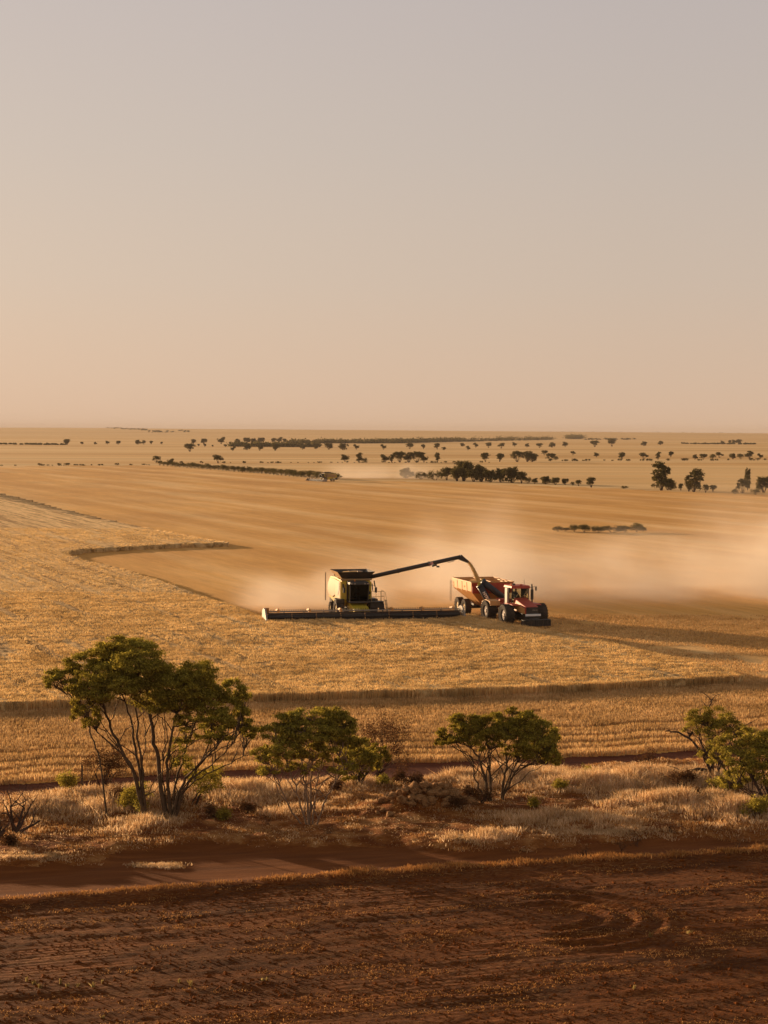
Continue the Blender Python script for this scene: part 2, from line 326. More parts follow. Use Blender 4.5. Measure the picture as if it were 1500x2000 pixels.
# ---------------------------------------------------------------- standing crop
def crop_noise(x, y): 
    return 0.60 + 0.10 * (fbm(x * 1.3, y * 1.3, 31, 3) - 0.5) * 2 + 0.05 * (vnoise(x * 0.15, y * 0.15, 33) - 0.5) * 2
cgx = spaced(-30, 29, 0.2, 1.06, -330, 30); cgy = spaced(112, 186, 0.2, 1.02, 111, 760, 3.0)
X, Y = np.meshgrid(cgx, cgy); nx, ny = len(cgx), len(cgy)
def incrop(x, y):
    return inpoly(x + 0.5 * (vnoise(x * 0.9, y * 0.9, 41) - 0.5), y + 0.7 * (vnoise(x * 0.6, y * 0.6, 42) - 0.5), CROP)
cx = (X[:-1, :-1] + X[1:, 1:]) / 2; cy = (Y[:-1, :-1] + Y[1:, 1:]) / 2
keep = incrop(cx, cy)
idx = np.arange(nx * ny).reshape(ny, nx)
VT = np.stack([X.ravel(), Y.ravel(), crop_noise(X, Y).ravel()], 1); VB = VT.copy(); VB[:, 2] = -0.05
off = nx * ny; faces = []
A = idx[:-1, :-1]; B = idx[:-1, 1:]; Cc = idx[1:, 1:]; D = idx[1:, :-1]
faces.append(np.stack([A[keep], B[keep], Cc[keep], D[keep]], 1))
pad = np.pad(keep, 1)
for (dy_, dx_), (p, q) in {(-1, 0): (A, B), (0, 1): (B, Cc), (1, 0): (Cc, D), (0, -1): (D, A)}.items():
    nb = pad[1 + dy_:1 + dy_ + keep.shape[0], 1 + dx_:1 + dx_ + keep.shape[1]]
    e = keep & ~nb
    faces.append(np.stack([p[e] + off, q[e] + off, q[e], p[e]], 1))
q = np.concatenate(faces); VV = np.concatenate([VT, VB]); u, inv = np.unique(q, return_inverse=True)
tag(link('wheat_crop', np_mesh('wheat_crop', VV[u], inv.reshape(q.shape), 4, True), M['crop']), 'ripe standing wheat left uncut in front of the harvester', 'crop', kind='stuff')

# ---------------------------------------------------------------- blades (straw, grass)
def blades(name, P, h, wd, lean, mat, nb=3, spread=0.06, droop=0.0, parent=None):
    n = len(P) ; P = np.repeat(P, nb, 0); h = np.repeat(np.broadcast_to(h, n), nb) * rng.uniform(0.7, 1.1, n * nb)
    m = len(P); a = rng.uniform(0, 2 * PI, m); P = P + np.stack([rng.normal(0, spread, m), rng.normal(0, spread, m), np.zeros(m)], 1)
    b = rng.uniform(0, 2 * PI, m); ln = np.abs(rng.normal(0, lean, m)) * h
    side = np.stack([np.cos(a), np.sin(a), np.zeros(m)], 1) * (wd / 2)
    tip = P + np.stack([np.cos(b) * ln, np.sin(b) * ln, h], 1)
    mid = P * 0.45 + tip * 0.55; mid[:, 2] += droop * h
    V = np.stack([P - side, P + side, mid + side * 1.1, tip, mid - side * 1.1], 1).reshape(-1, 3)
    F_ = np.arange(m * 5).reshape(m, 5)
    return link(name, np_mesh(name, V, F_, 5), mat, parent)
def scatter(x0, x1, y0, y1, n): return rng.uniform(x0, x1, n), rng.uniform(y0, y1, n)
# crop tops
pts = []
for (x0, x1, y0, y1, n) in [(-32, 30, 112, 150, 110000), (-60, 22, 150, 200, 110000), (-120, -5, 200, 330, 90000)]:
    x, y = scatter(x0, x1, y0, y1, n); k = incrop(x, y); x, y = x[k], y[k]; k2 = (vnoise(x * 0.9, y * 0.9, 77) > 0.15) & (vnoise((x * UX.x + y * UX.y) * 0.06, (x * UX.y - y * UX.x) * 1.3, 78) > 0.27); x, y = x[k2], y[k2]
    qq = x * UX.y - y * UX.x; sn = (np.round(qq / 0.75) * 0.75 + rng.normal(0, 0.10, len(qq)) - qq) * (rng.uniform(0, 1, len(qq)) < 0.6); x = x + sn * UX.y; y = y - sn * UX.x
    pts.append(np.stack([x, y, crop_noise(x, y) - 0.12], 1))
P = np.concatenate(pts)
tag(blades('wheat_ears', P, 0.27, 0.045, 0.6, M['stalk'], 3, 0.10), 'bearded wheat ears over the uncut crop', 'wheat', kind='stuff')
# crop front edge down to the ground
x, y = scatter(-32, 30, 112, 180, 900000); a = incrop(x, y); b = inpoly(x, y - 0.45, CROP) & inpoly(x - 0.3, y + 0.1, CROP) & inpoly(x + 0.4, y, CROP)
k = inpoly(x, y + 0.25, CROP) & ~b; x, y = x[k], y[k]
tag(blades('wheat_stalks', np.stack([x, y, np.zeros(len(x))], 1), 0.78, 0.03, 0.10, M['stalk'], 2, 0.05), 'upright wheat stalks along the cut edge of the crop', 'wheat', kind='stuff')
# headland stubble in rows
x, y = scatter(-32, 36, 90, 136, 230000); s, t = st(x, y)
e_ = LE(s); d_ = LD(s) + 0.25 * np.sin(x * 1.3) ; tt = d_ + (t - d_)
row = 0.32; t2 = np.round(t / row) * row + rng.normal(0, 0.05, len(t))
gap = np.minimum.reduce([np.abs(t - (d_ + g)) for g in (2.0, 3.7, 6.0, 9.0)]) < 0.42
dens = vnoise(x * 0.4, y * 1.2, 90)
k = (t > d_ - 0.1) & ((t < e_ + 1)) & ~(gap & (dens < 0.9)) & (dens > 0.1)
s, t2 = s[k], t2[k]; x = s * EX.x - t2 * EX.y; y = s * EX.y + t2 * EX.x
k = ~inpoly(x, y, CROP); x, y = x[k], y[k]
s, t = st(x, y); fr = np.clip((t - LD(s)) / 1.5, 0, 1)
tag(blades('headland_stubble', np.stack([x, y, np.zeros(len(x))], 1), 0.40 - 0.12 * fr, 0.032, 0.22, M['stubb'], 2, 0.05), 'tall cut straw rows on the headland in front of the crop', 'stubble', kind='stuff')
x, y = scatter(2, 48, 122, 185, 70000); k = ~inpoly(x, y, CROP) & (vnoise(x * 0.3, y * 0.3, 92) > 0.2); x, y = x[k], y[k]
q = x * UX.y - y * UX.x; q2 = np.round(q / 0.5) * 0.5; dd = (q2 - q); x = x + dd * UX.y; y = y - dd * UX.x
tag(blades('field_stubble', np.stack([x, y, np.zeros(len(x))], 1), 0.17, 0.03, 0.3, M['stubb'], 2, 0.06), 'short cut straw on the harvested ground beside the crop', 'stubble', kind='stuff')

# verge grass
def vmask(x, y):
    s, t = st(x, y); tz = t + (fbm(x * 0.5, y * 0.5, 5, 4) - 0.5) * 1.4
    return s, t, (tz > LB(s) - 0.1) & (tz < LC(s) + 0.15)
x, y = scatter(-28, 34, 78, 106, 60000); s, t, k = vmask(x, y)
dn = fbm(x * 0.75, y * 0.9, 51, 5)
tallc = [(1300, 1540, 190, 20, 1.0), (1340, 1585, 170, 18, 1.0), (1120, 1545, 130, 18, 0.9), (1000, 1530, 120, 20, 0.9), (1430, 1600, 90, 18, 1.0), (230, 1580, 150, 26, 0.9), (90, 1590, 90, 18, 0.8), (480, 1560, 120, 24, 0.8), (700, 1535, 90, 16, 0.8),
         (270, 1625, 60, 16, 0.9), (560, 1600, 60, 16, 0.6), (1080, 1615, 120, 14, 0.7), (960, 1650, 70, 12, 0.6), (900, 1530, 60, 14, 0.9)]
tall = np.zeros(len(x))
for a, b, rx, ry, hh in tallc:
    p = at(a, b); q1 = at(a + rx, b); q2 = at(a, b - ry); tall = np.maximum(tall, hh * np.exp(-(((x - p.x) / (q1.x - p.x)) ** 2 + ((y - p.y) / (q2.y - p.y)) ** 2)))
bare = np.exp(-(((x - at(850, 1625).x) / 3.2) ** 2 + ((y - at(850, 1625).y) / 1.3) ** 2)) + np.exp(-(((x - at(1180, 1590).x) / 2.6) ** 2 + ((y - at(1180, 1590).y) / 0.9) ** 2)) + np.exp(-(((x - at(480, 1620).x) / 2.4) ** 2 + ((y - at(480, 1620).y) / 1.0) ** 2)) 
ok = k & ((dn + 0.50 * tall - 0.35 * bare + rng.normal(0, 0.05, len(x))) > 0.585); x1, y1, tl, dn1 = x[ok], y[ok], tall[ok], dn[ok]
big = rng.uniform(0, 1, len(x1)) < 0.30 + 0.5 * tl
xa, ya, ta = x1[big], y1[big], tl[big]
tag(blades('dry_grass', np.stack([xa, ya, hgt(xa, ya) - 0.02], 1), (0.14 + 0.58 * ta) * (0.45 + 0.9 * vnoise(xa * 1.1, ya * 1.1, 57)), 0.020, 0.55, M['grass'], 11, 0.16, 0.05), 'tall pale dry grass waving over the verge', 'grass', kind='stuff')
xa, ya = x1[~big], y1[~big]
tag(blades('low_grass', np.stack([xa, ya, hgt(xa, ya) - 0.02], 1), 0.05 + 0.13 * vnoise(xa * 1.7, ya * 1.7, 58), 0.026, 1.1, M['weedm'], 7, 0.16, 0.04), 'low orange matted grass on the red verge soil', 'grass', kind='stuff')
x, y = scatter(-28, 34, 74, 106, 26000); s, t, k = vmask(x, y); k = k & (rng.uniform(0, 1, len(x)) < 0.2 + fbm(x * 0.8, y * 0.8, 59, 3)); x, y = x[k], y[k]
tag(blades('straw_litter', np.stack([x, y, hgt(x, y)], 1), 0.05, 0.02, 2.5, M['grass'], 4, 0.16), 'fallen straw and twigs littering the verge', 'litter', kind='stuff')
xx, yy = [], []
for (a, b, rx, ry, n_) in [(310, 1692, 45, 4, 160), (330, 1694, 20, 3, 90), (915, 1655, 60, 8, 400), (1190, 1640, 120, 8, 500), (60, 1690, 90, 6, 400)]:
    for q in range(n_):
        p = at(a + random.gauss(0, rx * .5), b + random.gauss(0, ry * .5)); xx.append(p.x); yy.append(p.y)
x, y = np.array(xx), np.array(yy)
tag(blades('track_grass', np.stack([x, y, hgt(x, y)], 1), 0.12, 0.022, 0.8, M['grass'], 7, 0.10, 0.04), 'loose islands of short dry grass on the edge of the red track', 'grass', kind='stuff')
# weeds on the berm by the ploughed field
x, y = scatter(-20, 22, 62, 90, 60000); s, t = st(x, y); a = LA(s)
dn = fbm(s * 0.8, t * 2.2, 61, 4); w1 = np.exp(-((t - a - 0.35) / 0.42) ** 2); w2 = 0.62 * np.exp(-((t - a + 1.5) / 0.5) ** 2) * (s < 12)
right_ = sstep(12, 24, s)
k = (dn * (w1 * (1.15 + 0.5 * right_) + w2) + rng.normal(0, 0.07, len(x))) > 0.50; x, y, s = x[k], y[k], s[k]
tag(blades('berm_weeds', np.stack([x, y, hgt(x, y) - 0.01], 1), 0.05 + (0.10 + 0.16 * right_[k]) * vnoise(x * 1.5, y * 1.5, 62), 0.024, 0.9, M['weedm'], 7, 0.14, 0.04), 'rusty orange weeds along the edge of the ploughed field', 'weeds', kind='stuff')
# clods
nC = 42000; x, y = scatter(-16, 18, 50, 84, nC); s, t = st(x, y); k = (t < LA(s) + 0.2) & (fbm(s * 0.5, t * 1.4, 73, 4) + rng.normal(0, .12, nC) > 0.44); x, y = x[k], y[k]; nC = len(x)
r_ = rng.gamma(2.0, 0.011, nC) + 0.010; O8 = np.array([[1, 0, 0], [0, 1, 0], [-1, 0, 0], [0, -1, 0], [0, 0, 1.0], [0, 0, -1]])
V_ = O8[None] * r_[:, None, None] * rng.uniform(0.6, 1.3, (nC, 6, 1)) + rng.normal(0, 0.15, (nC, 6, 3)) * r_[:, None, None]; V_[:, :, 2] *= 0.75
an = rng.uniform(0, 6.28, nC); ca, sa = np.cos(an)[:, None], np.sin(an)[:, None]; V_[:, :, 0], V_[:, :, 1] = V_[:, :, 0] * ca - V_[:, :, 1] * sa, V_[:, :, 0] * sa + V_[:, :, 1] * ca
V_ += np.stack([x, y, hgt(x, y) + r_ * 0.2], 1)[:, None]; T8 = np.array([[0, 1, 4], [1, 2, 4], [2, 3, 4], [3, 0, 4], [1, 0, 5], [2, 1, 5], [3, 2, 5], [0, 3, 5]])
tag(link('soil_clods', np_mesh('soil_clods', V_.reshape(-1, 3), (T8[None] + np.arange(nC)[:, None, None] * 6).reshape(-1, 3), 3), M['clod']), 'small broken clods of red earth over the ploughed field', 'soil', kind='stuff')
# straw scraps in the ploughed soil
x, y = scatter(-15, 17, 50, 82, 30000); s, t = st(x, y); k = (t < LA(s) - 0.3) & (fbm(s * 0.35, t * 1.2, 71, 4) > 0.60); x, y = x[k], y[k]
tag(blades('soil_stubble', np.stack([x, y, hgt(x, y)], 1), 0.05, 0.022, 1.5, M['weedm'], 3, 0.07), 'scraps of old straw in the ploughed red soil', 'stubble', kind='stuff')

# ---------------------------------------------------------------- mesh builder for machines
class MB:
    def __init__(s): s.b = bmesh.new()
    def box(s, c, d, rot=None, taper=None):
        r = bmesh.ops.create_cube(s.b, size=1.0)['verts']
        for v in r:
            k = 1.0
            if taper and v.co.z > 0: v.co.x *= taper[0]; v.co.y *= taper[1]
            v.co = Vector((v.co.x * d[0], v.co.y * d[1], v.co.z * d[2]))
            if rot: v.co.rotate(Euler(rot))
            v.co += Vector(c)
        return s
    def cyl(s, p0, p1, r0, r1=None, n=14, cap=True):
        p0, p1 = Vector(p0), Vector(p1); r1 = r0 if r1 is None else r1; d = p1 - p0
        q = d.to_track_quat('Z', 'Y').to_matrix().to_4x4()
        bmesh.ops.create_cone(s.b, cap_ends=cap, segments=n, radius1=r0, radius2=r1, depth=d.length, matrix=Matrix.Translation((p0 + p1) / 2) @ q); return s
    def tube(s, pts, r, n=8):
        for a, b in zip(pts[:-1], pts[1:]): s.cyl(a, b, r, r, n)
        return s
    def prism(s, prof, x0, x1, axis='x'):
        f = (lambda a, b, t: Vector((t, a, b))) if axis == 'x' else (lambda a, b, t: Vector((a, t, b)))
        A = [s.b.verts.new(f(a, b, x0)) for a, b in prof]; B = [s.b.verts.new(f(a, b, x1)) for a, b in prof]; n = len(prof)
        s.b.faces.new(A); s.b.faces.new(B[::-1])
        for i in range(n): s.b.faces.new([A[i], B[i], B[(i + 1) % n], A[(i + 1) % n]])
        return s
    def hexa(s, lo, hi):
        A = [s.b.verts.new(p) for p in lo]; B = [s.b.verts.new(p) for p in hi]; n = len(A)
        s.b.faces.new(A[::-1]); s.b.faces.new(B)
        for i in range(n): s.b.faces.new([A[i], A[(i + 1) % n], B[(i + 1) % n], B[i]])
        return s
    def shell(s, rings, t=0.06):
        # open vessel from horizontal rings of corners, outside and inside walls
        cs = []
        for rg in rings:
            c = sum((Vector(p) for p in rg), Vector()) / len(rg); cs.append(([s.b.verts.new(p) for p in rg], [s.b.verts.new(Vector(p) + (Vector((c.x, c.y, p[2])) - Vector(p)).normalized() * t) for p in rg]))
        for (a, ai), (b, bi) in zip(cs[:-1], cs[1:]):
            n = len(a)
            for i in range(n):
                j = (i + 1) % n; s.b.faces.new([a[i], a[j], b[j], b[i]]); s.b.faces.new([ai[j], ai[i], bi[i], bi[j]])
        a, ai = cs[-1]; n = len(a)
        for i in range(n): s.b.faces.new([a[i], a[(i + 1) % n], ai[(i + 1) % n], ai[i]])
        s.b.faces.new(cs[0][0][::-1]); s.b.faces.new(cs[0][1]); return s
    def sph(s, c, r, sc=(1, 1, 1), u=12, v=8):
        r_ = bmesh.ops.create_uvsphere(s.b, u_segments=u, v_segments=v, radius=r)['verts']
        for x in r_: x.co = Vector((x.co.x * sc[0], x.co.y * sc[1], x.co.z * sc[2])) + Vector(c)
        return s
    def make(s, name, mat, parent=None, bevel=0.0, smooth=False):
        bmesh.ops.recalc_face_normals(s.b, faces=s.b.faces[:])
        me = bpy.data.meshes.new(name); s.b.to_mesh(me); s.b.free()
        if smooth:
            me.polygons.foreach_set('use_smooth', [True] * len(me.polygons))
        o = link(name, me, M[mat] if isinstance(mat, str) else mat, parent)
        if bevel:
            b = o.modifiers.new('bevel', 'BEVEL'); b.width = bevel; b.segments = 2; b.limit_method = 'ANGLE'; b.angle_limit = R(40)
        return o
def wheel(parent, c, r, wd, rimmat='rim', rr=0.56, lugs=22, name='wheel'):
    w_ = bpy.data.objects.new(name, None)
    m = MB(); n = 28
    prof = [(rr * r, -wd * 0.42), (0.86 * r, -wd * 0.5), (0.95 * r, -wd * 0.46), (0.965 * r, -wd * 0.3), (0.965 * r, wd * 0.3), (0.95 * r, wd * 0.46), (0.86 * r, wd * 0.5), (rr * r, wd * 0.42)]
    rings = [[m.b.verts.new(Vector((b, a * math.cos(2 * PI * i / n), a * math.sin(2 * PI * i / n)))) for a, b in prof] for i in range(n)]
    for i in range(n):
        for j in range(len(prof)):
            k = (j + 1) % len(prof); m.b.faces.new([rings[i][j], rings[i][k], rings[(i + 1) % n][k], rings[(i + 1) % n][j]])
    for i in range(lugs):
        for sd in (-1, 1):
            a = 2 * PI * (i + (0.5 if sd > 0 else 0)) / lugs
            m.box((sd * wd * 0.24, math.cos(a) * r * 0.975, math.sin(a) * r * 0.975), (wd * 0.52, r * 0.09, r * 0.06), rot=(a - PI / 2, 0, 0))
    t = m.make('tyre', 'tyre'); 
    root = MB().cyl((-wd * 0.30, 0, 0), (wd * 0.30, 0, 0), rr * r * 1.01, None, 24).cyl((-wd * 0.38, 0, 0), (wd * 0.38, 0, 0), rr * r * 0.35, None, 12)
    for sd in (-1, 1):
        for i in range(8):
            a = 2 * PI * i / 8; root.cyl((sd * wd * 0.30, math.cos(a) * rr * r * .6, math.sin(a) * rr * r * .6), (sd * wd * 0.33, math.cos(a) * rr * r * .6, math.sin(a) * rr * r * .6), 0.05 * r, None, 6)
    bpy.data.objects.remove(w_)
    o = root.make(name, rimmat, parent, 0.015); o.location = c; t.parent = o
    return o
def text(body, size, mat, parent, name='lettering', loc=(0, 0, 0), rot=Matrix.Identity(3)):
    cu = bpy.data.curves.new('t', 'FONT'); cu.body = body; cu.size = size; cu.extrude = 0.01; cu.offset = size * 0.02; cu.align_x = 'CENTER'; cu.align_y = 'CENTER'
    tmp = bpy.data.objects.new('t', cu); C.objects.link(tmp); dg = bpy.context.evaluated_depsgraph_get()
    me = bpy.data.meshes.new_from_object(tmp.evaluated_get(dg)); bpy.data.objects.remove(tmp)
    me.transform(Matrix.Translation(loc) @ rot.to_4x4()); me.name = name
    me.materials.clear(); return link(name, me, M[mat], parent)

# ---------------------------------------------------------------- combine harvester (faces -Y locally)
def make_combine(pos, yaw, label):
    c = thing('combine_harvester', label, 'combine harvester', pos, yaw)
    prof = [(-0.3, 1.75), (-0.3, 3.82), (3.0, 3.95), (5.3, 3.85), (6.3, 3.25), (6.6, 2.35), (5.9, 1.75), (4.4, 1.55), (2.2, 1.25), (0.9, 1.25)]
    b = MB().prism(prof, -1.42, 1.42).make('body', 'yellow', c, 0.05)
    for sd in (-1, 1):
        MB().prism([(-0.12, 1.95), (-0.12, 3.7), (2.5, 3.78), (2.5, 2.2), (1.0, 1.8)], sd * 1.43, sd * 1.56).make('side_panel', 'cream', c, 0.04)
        MB().prism([(2.56, 2.2), (2.56, 3.78), (5.0, 3.72), (6.0, 3.1), (6.2, 2.4), (5.4, 1.95), (3.6, 1.9)], sd * 1.43, sd * 1.54).make('side_panel', 'cream', c, 0.04)
        MB().prism([(0.1, 2.9), (0.12, 3.62), (0.34, 3.62), (0.62, 2.9), (0.9, 2.35), (0.7, 2.3)], sd * 1.565, sd * 1.585).make('side_stripe', 'black', c)
    # shoulder panels left and right of the cab
    MB().box((-1.22, -0.36, 2.85), (0.62, 0.12, 1.75)).make('front_panel', 'yellow', c, 0.03)
    fp = MB().box((1.22, -0.36, 2.85), (0.62, 0.12, 1.75)).make('front_panel', 'yellow', c, 0.03)
    MB().cyl((1.28, -0.43, 2.62), (1.28, -0.46, 2.62), 0.17, None, 18).make('vent', 'black', fp); MB().box((1.28, -0.44, 2.22), (0.26, 0.03, 0.10)).make('vent', 'black', fp)
    MB().box((-1.3, -0.44, 3.25), (0.14, 0.04, 0.55)).make('vent', 'black', c)
    MB().box((0, -0.30, 3.92), (3.12, 0.34, 0.16)).make('tank_fascia', 'cream', c, 0.03)
    # cab
    cab = MB()
    for sx_ in (-1, 1):
        cab.cyl((sx_ * 0.88, -1.75, 1.95), (sx_ * 0.92, -2.0, 3.55), 0.05, None, 6).cyl((sx_ * 0.90, -0.45, 1.95), (sx_ * 0.90, -0.45, 3.55), 0.07, None, 6)
    cab.box((0, -1.15, 1.86), (1.9, 1.5, 0.18)).box((0, -0.48, 2.7), (1.8, 0.06, 1.7))
    cb = cab.make('cab', 'black', c)
    MB().hexa([(-0.86, -1.72, 1.95), (0.86, -1.72, 1.95), (0.88, -0.5, 1.95), (-0.88, -0.5, 1.95)], [(-0.90, -1.98, 3.55), (0.90, -1.98, 3.55), (0.88, -0.5, 3.55), (-0.88, -0.5, 3.55)]).make('cab_glass', 'glass', cb)
    MB().box((0, -0.85, 2.25), (0.55, 0.5, 0.12)).box((0, -0.62, 2.6), (0.5, 0.12, 0.7)).make('seat', 'black', cb, 0.03)
    MB().cyl((0, -1.45, 2.0), (0, -1.32, 2.55), 0.04).cyl((0, -1.3, 2.55), (0, -1.36, 2.58), 0.17, None, 12).make('steering_column', 'black', cb)
    rf = MB().hexa([(-1.02, -2.15, 3.56), (1.02, -2.15, 3.56), (1.0, -0.4, 3.56), (-1.0, -0.4, 3.56)], [(-0.9, -2.0, 3.80), (0.9, -2.0, 3.80), (0.9, -0.4, 3.84), (-0.9, -0.4, 3.84)]).make('cab_roof', 'black', cb, 0.05)
    for xx in (-0.8, -0.5, 0.5, 0.8): MB().box((xx, -2.13, 3.66), (0.18, 0.06, 0.1)).make('work_light', 'pale', rf)
    MB().cyl((-0.3, -1.2, 3.82), (-0.3, -1.2, 4.0), 0.05).make('beacon', 'amber', rf)
    # grain tank extension
    lo_ = [(-1.28, 0.0, 4.0), (1.28, 0.0, 4.0), (1.28, 2.7, 4.0), (-1.28, 2.7, 4.0)]; hi_ = [(-1.85, -0.55, 4.68), (1.85, -0.55, 4.68), (1.85, 3.3, 4.68), (-1.85, 3.3, 4.68)]
    tk = MB().shell([lo_, hi_], 0.05).make('grain_tank', 'black', c)
    MB().hexa([(-1.3, 0, 4.02), (1.3, 0, 4.02), (1.3, 2.7, 4.02), (-1.3, 2.7, 4.02)], [(-1.6, -0.3, 4.4), (1.6, -0.3, 4.4), (1.6, 3.0, 4.4), (-1.6, 3.0, 4.4)]).sph((0, 1.3, 4.35), 1.0, (1.3, 1.3, 0.3)).make('grain_load', 'grain', tk)
    MB().tube([(-0.6, 0.2, 4.7), (0.0, 0.3, 4.78), (0.6, 0.2, 4.7)], 0.04).make('tank_frame', 'steel', tk); MB().box((0.35, -0.5, 4.72), (0.5, 0.1, 0.1)).make('tank_latch', 'steel', tk)
    MB().hexa([(-1.32, -0.02, 3.96), (-1.29, 2.7, 3.96), (-1.31, 2.7, 4.0), (-1.34, -0.02, 4.0)], [(-1.88, -0.55, 4.66), (-1.88, 3.3, 4.66), (-1.90, 3.3, 4.68), (-1.90, -0.55, 4.68)]).make('tank_sunlit_face', 'cream', tk)  # cream skin paints sunlight onto the left outer face of the dark tank
    # feeder house, axle, fenders
    MB().hexa([(-0.78, -3.3, 0.45), (0.78, -3.3, 0.45), (0.78, 0.3, 1.0), (-0.78, 0.3, 1.0)], [(-0.78, -3.3, 1.2), (0.78, -3.3, 1.2), (0.78, -0.2, 1.85), (-0.78, -0.2, 1.85)]).make('feeder_house', 'yellow', c, 0.03)
    MB().box((0, 0, 0.95), (3.0, 0.35, 0.4)).box((0, 4.6, 0.75), (2.6, 0.25, 0.25)).box((0, 2.3, 1.15), (1.5, 5.0, 0.3)).make('chassis', 'black', c)
    for sd in (-1, 1):
        wheel(c, (sd * 1.62, 0.0, 0.98), 0.98, 0.8, 'yrim'); wheel(c, (sd * 1.35, 4.7, 0.66), 0.66, 0.5, 'yrim', lugs=16)
        MB().box((sd * 1.65, -0.05, 2.02), (0.85, 1.5, 0.08)).box((sd * 1.65, -0.78, 1.85), (0.85, 0.08, 0.35)).make('fender', 'black', c, 0.03)
    # platform, rails and ladder on the driver's side
    pf = MB().box((1.75, -1.15, 1.82), (1.5, 1.1, 0.10)).box((1.85, -1.0, 1.5), (1.3, 0.8, 0.55)).box((2.45, -0.9, 1.3), (0.35, 0.7, 0.7)).make('platform', 'black', c, 0.02)
    rl = MB()
    for xx in (1.25, 1.7, 2.15, 2.5): rl.cyl((xx, -1.66, 1.85), (xx, -1.66, 2.85), 0.022, None, 5)
    for zz in (2.35, 2.85): rl.cyl((1.25, -1.66, zz), (2.5, -1.66, zz), 0.022, None, 5); rl.cyl((2.5, -1.66, zz), (2.5, -0.6, zz), 0.022, None, 5)
    rl.cyl((2.5, -0.6, 1.85), (2.5, -0.6, 2.85), 0.022, None, 5).cyl((2.62, -1.6, 2.8), (2.95, -1.6, 1.0), 0.02, None, 5)
    rl.make('railing', 'cream', c)
    ld_ = MB()
    for sd in (0, 0.42): ld_.cyl((2.72, -1.5 + sd, 2.0), (2.95, -1.5 + sd, 0.5), 0.025, None, 5)
    for k in range(5): ld_.box((2.75 + k * 0.045, -1.29, 1.9 - k * 0.32), (0.12, 0.42, 0.03))
    ld_.make('ladder', 'black', c)
    for sd in (-1, 1):
        mr_ = MB().tube([(sd * 0.95, -2.0, 3.45), (sd * 1.5, -2.2, 3.5), (sd * 1.55, -2.2, 3.3)], 0.02, 5).box((sd * 1.56, -2.2, 3.05), (0.22, 0.06, 0.5)).make('mirror', 'black', c)
    # engine deck, exhaust, rear ladder, straw chopper
    MB().box((0, 4.1, 4.1), (2.0, 1.4, 0.35)).make('engine_cover', 'black', c, 0.05)
    MB().cyl((-1.0, 5.2, 3.9), (-1.0, 5.2, 4.5), 0.09, None, 10).make('exhaust', 'black', c)
    rr = MB()
    for yy in (6.7, 7.0): rr.cyl((-1.6, yy, 1.3), (-1.6, yy, 4.1), 0.03, None, 5)
    for k in range(8): rr.cyl((-1.6, 6.7, 1.5 + k * 0.33), (-1.6, 7.0, 1.5 + k * 0.33), 0.02, None, 5)
    rr.make('rear_ladder', 'steel', c)
    MB().hexa([(-1.1, 5.9, 0.9), (1.1, 5.9, 0.9), (1.1, 7.3, 0.8), (-1.1, 7.3, 0.8)], [(-1.2, 5.6, 2.0), (1.2, 5.6, 2.0), (1.2, 6.8, 1.9), (-1.2, 6.8, 1.9)]).make('straw_chopper', 'black', c, 0.03)
    # header
    HW = 9.6
    hd = MB().box((0, -3.45, 0.70), (2 * HW, 0.10, 0.80)).prism([(-3.4, 0.18), (-3.4, 0.30), (-5.0, 0.14), (-5.0, 0.10)], -HW, HW)
    for k in range(11): hd.box((-HW + k * HW / 5, -3.62, 0.75), (0.07, 0.25, 0.9))
    hd = hd.make('header', 'brown', c)
    tb = MB().box((0, -3.42, 1.22), (2 * HW - 0.2, 0.14, 0.12)).make('top_beam', 'pale', hd, 0.02)
    dt = MB()
    for i in range(110): dt.box((-HW + 0.3 + i * (2 * HW - 0.6) / 109, -3.46, 1.36), (0.06, 0.04, 0.13))
    tag(dt.make('tine_row', 'black', tb), kind='stuff')
    MB().cyl((-HW + .1, -3.85, 0.62), (HW - .1, -3.85, 0.62), 0.24, None, 12).make('feed_auger', 'black', hd)
    rc = Vector((0, -4.45, 0.76)); rad = 0.40
    rl = MB().cyl((-HW + .15, rc.y, rc.z), (HW - .15, rc.y, rc.z), 0.10, None, 10)
    for k in range(6):
        a = 2 * PI * k / 6 + 0.5; yy = rc.y + rad * math.cos(a); zz = rc.z + rad * math.sin(a)
        rl.cyl((-HW + .15, yy, zz), (HW - .15, yy, zz), 0.032, None, 6)
        for i in range(125):
            xx = -HW + 0.2 + i * (2 * HW - 0.4) / 124
            rl.box((xx, yy, zz - 0.11), (0.025, 0.02, 0.24))
    rl.make('reel', 'black', hd)
    for k in range(9):
        rs = MB(); xx = -HW + 0.2 + k * (2 * HW - 0.4) / 8
        for i in range(6):
            a = 2 * PI * i / 6 + 0.5; rs.box((xx, rc.y + rad * .5 * math.cos(a), rc.z + rad * .5 * math.sin(a)), (0.04, rad, 0.05), rot=(a, 0, 0))
        rs.make('reel_spider', 'orange', hd)
    for xx in (-8.4, -5.4, -2.4, 2.6, 5.6, 8.6):
        ar = MB().prism([(-3.4, 1.30), (-3.4, 1.42), (-4.6, 1.62), (-4.75, 1.45), (-4.5, 1.40)], xx - 0.06, xx + 0.06).box((xx, -4.72, 1.40), (0.22, 0.26, 0.26)).make('reel_arm', 'orange', hd)
        MB().box((xx - 0.13, -4.82, 1.42), (0.1, 0.05, 0.14)).make('reel_cap', 'pale', ar)
    for sd in (-1, 1):
        MB().prism([(-3.2, 0.15), (-3.2, 1.38), (-3.9, 1.62), (-4.6, 1.55), (-5.3, 0.9), (-6.1, 0.12)], sd * HW - 0.09, sd * HW + 0.09).make('crop_divider', 'pale', hd, 0.03)
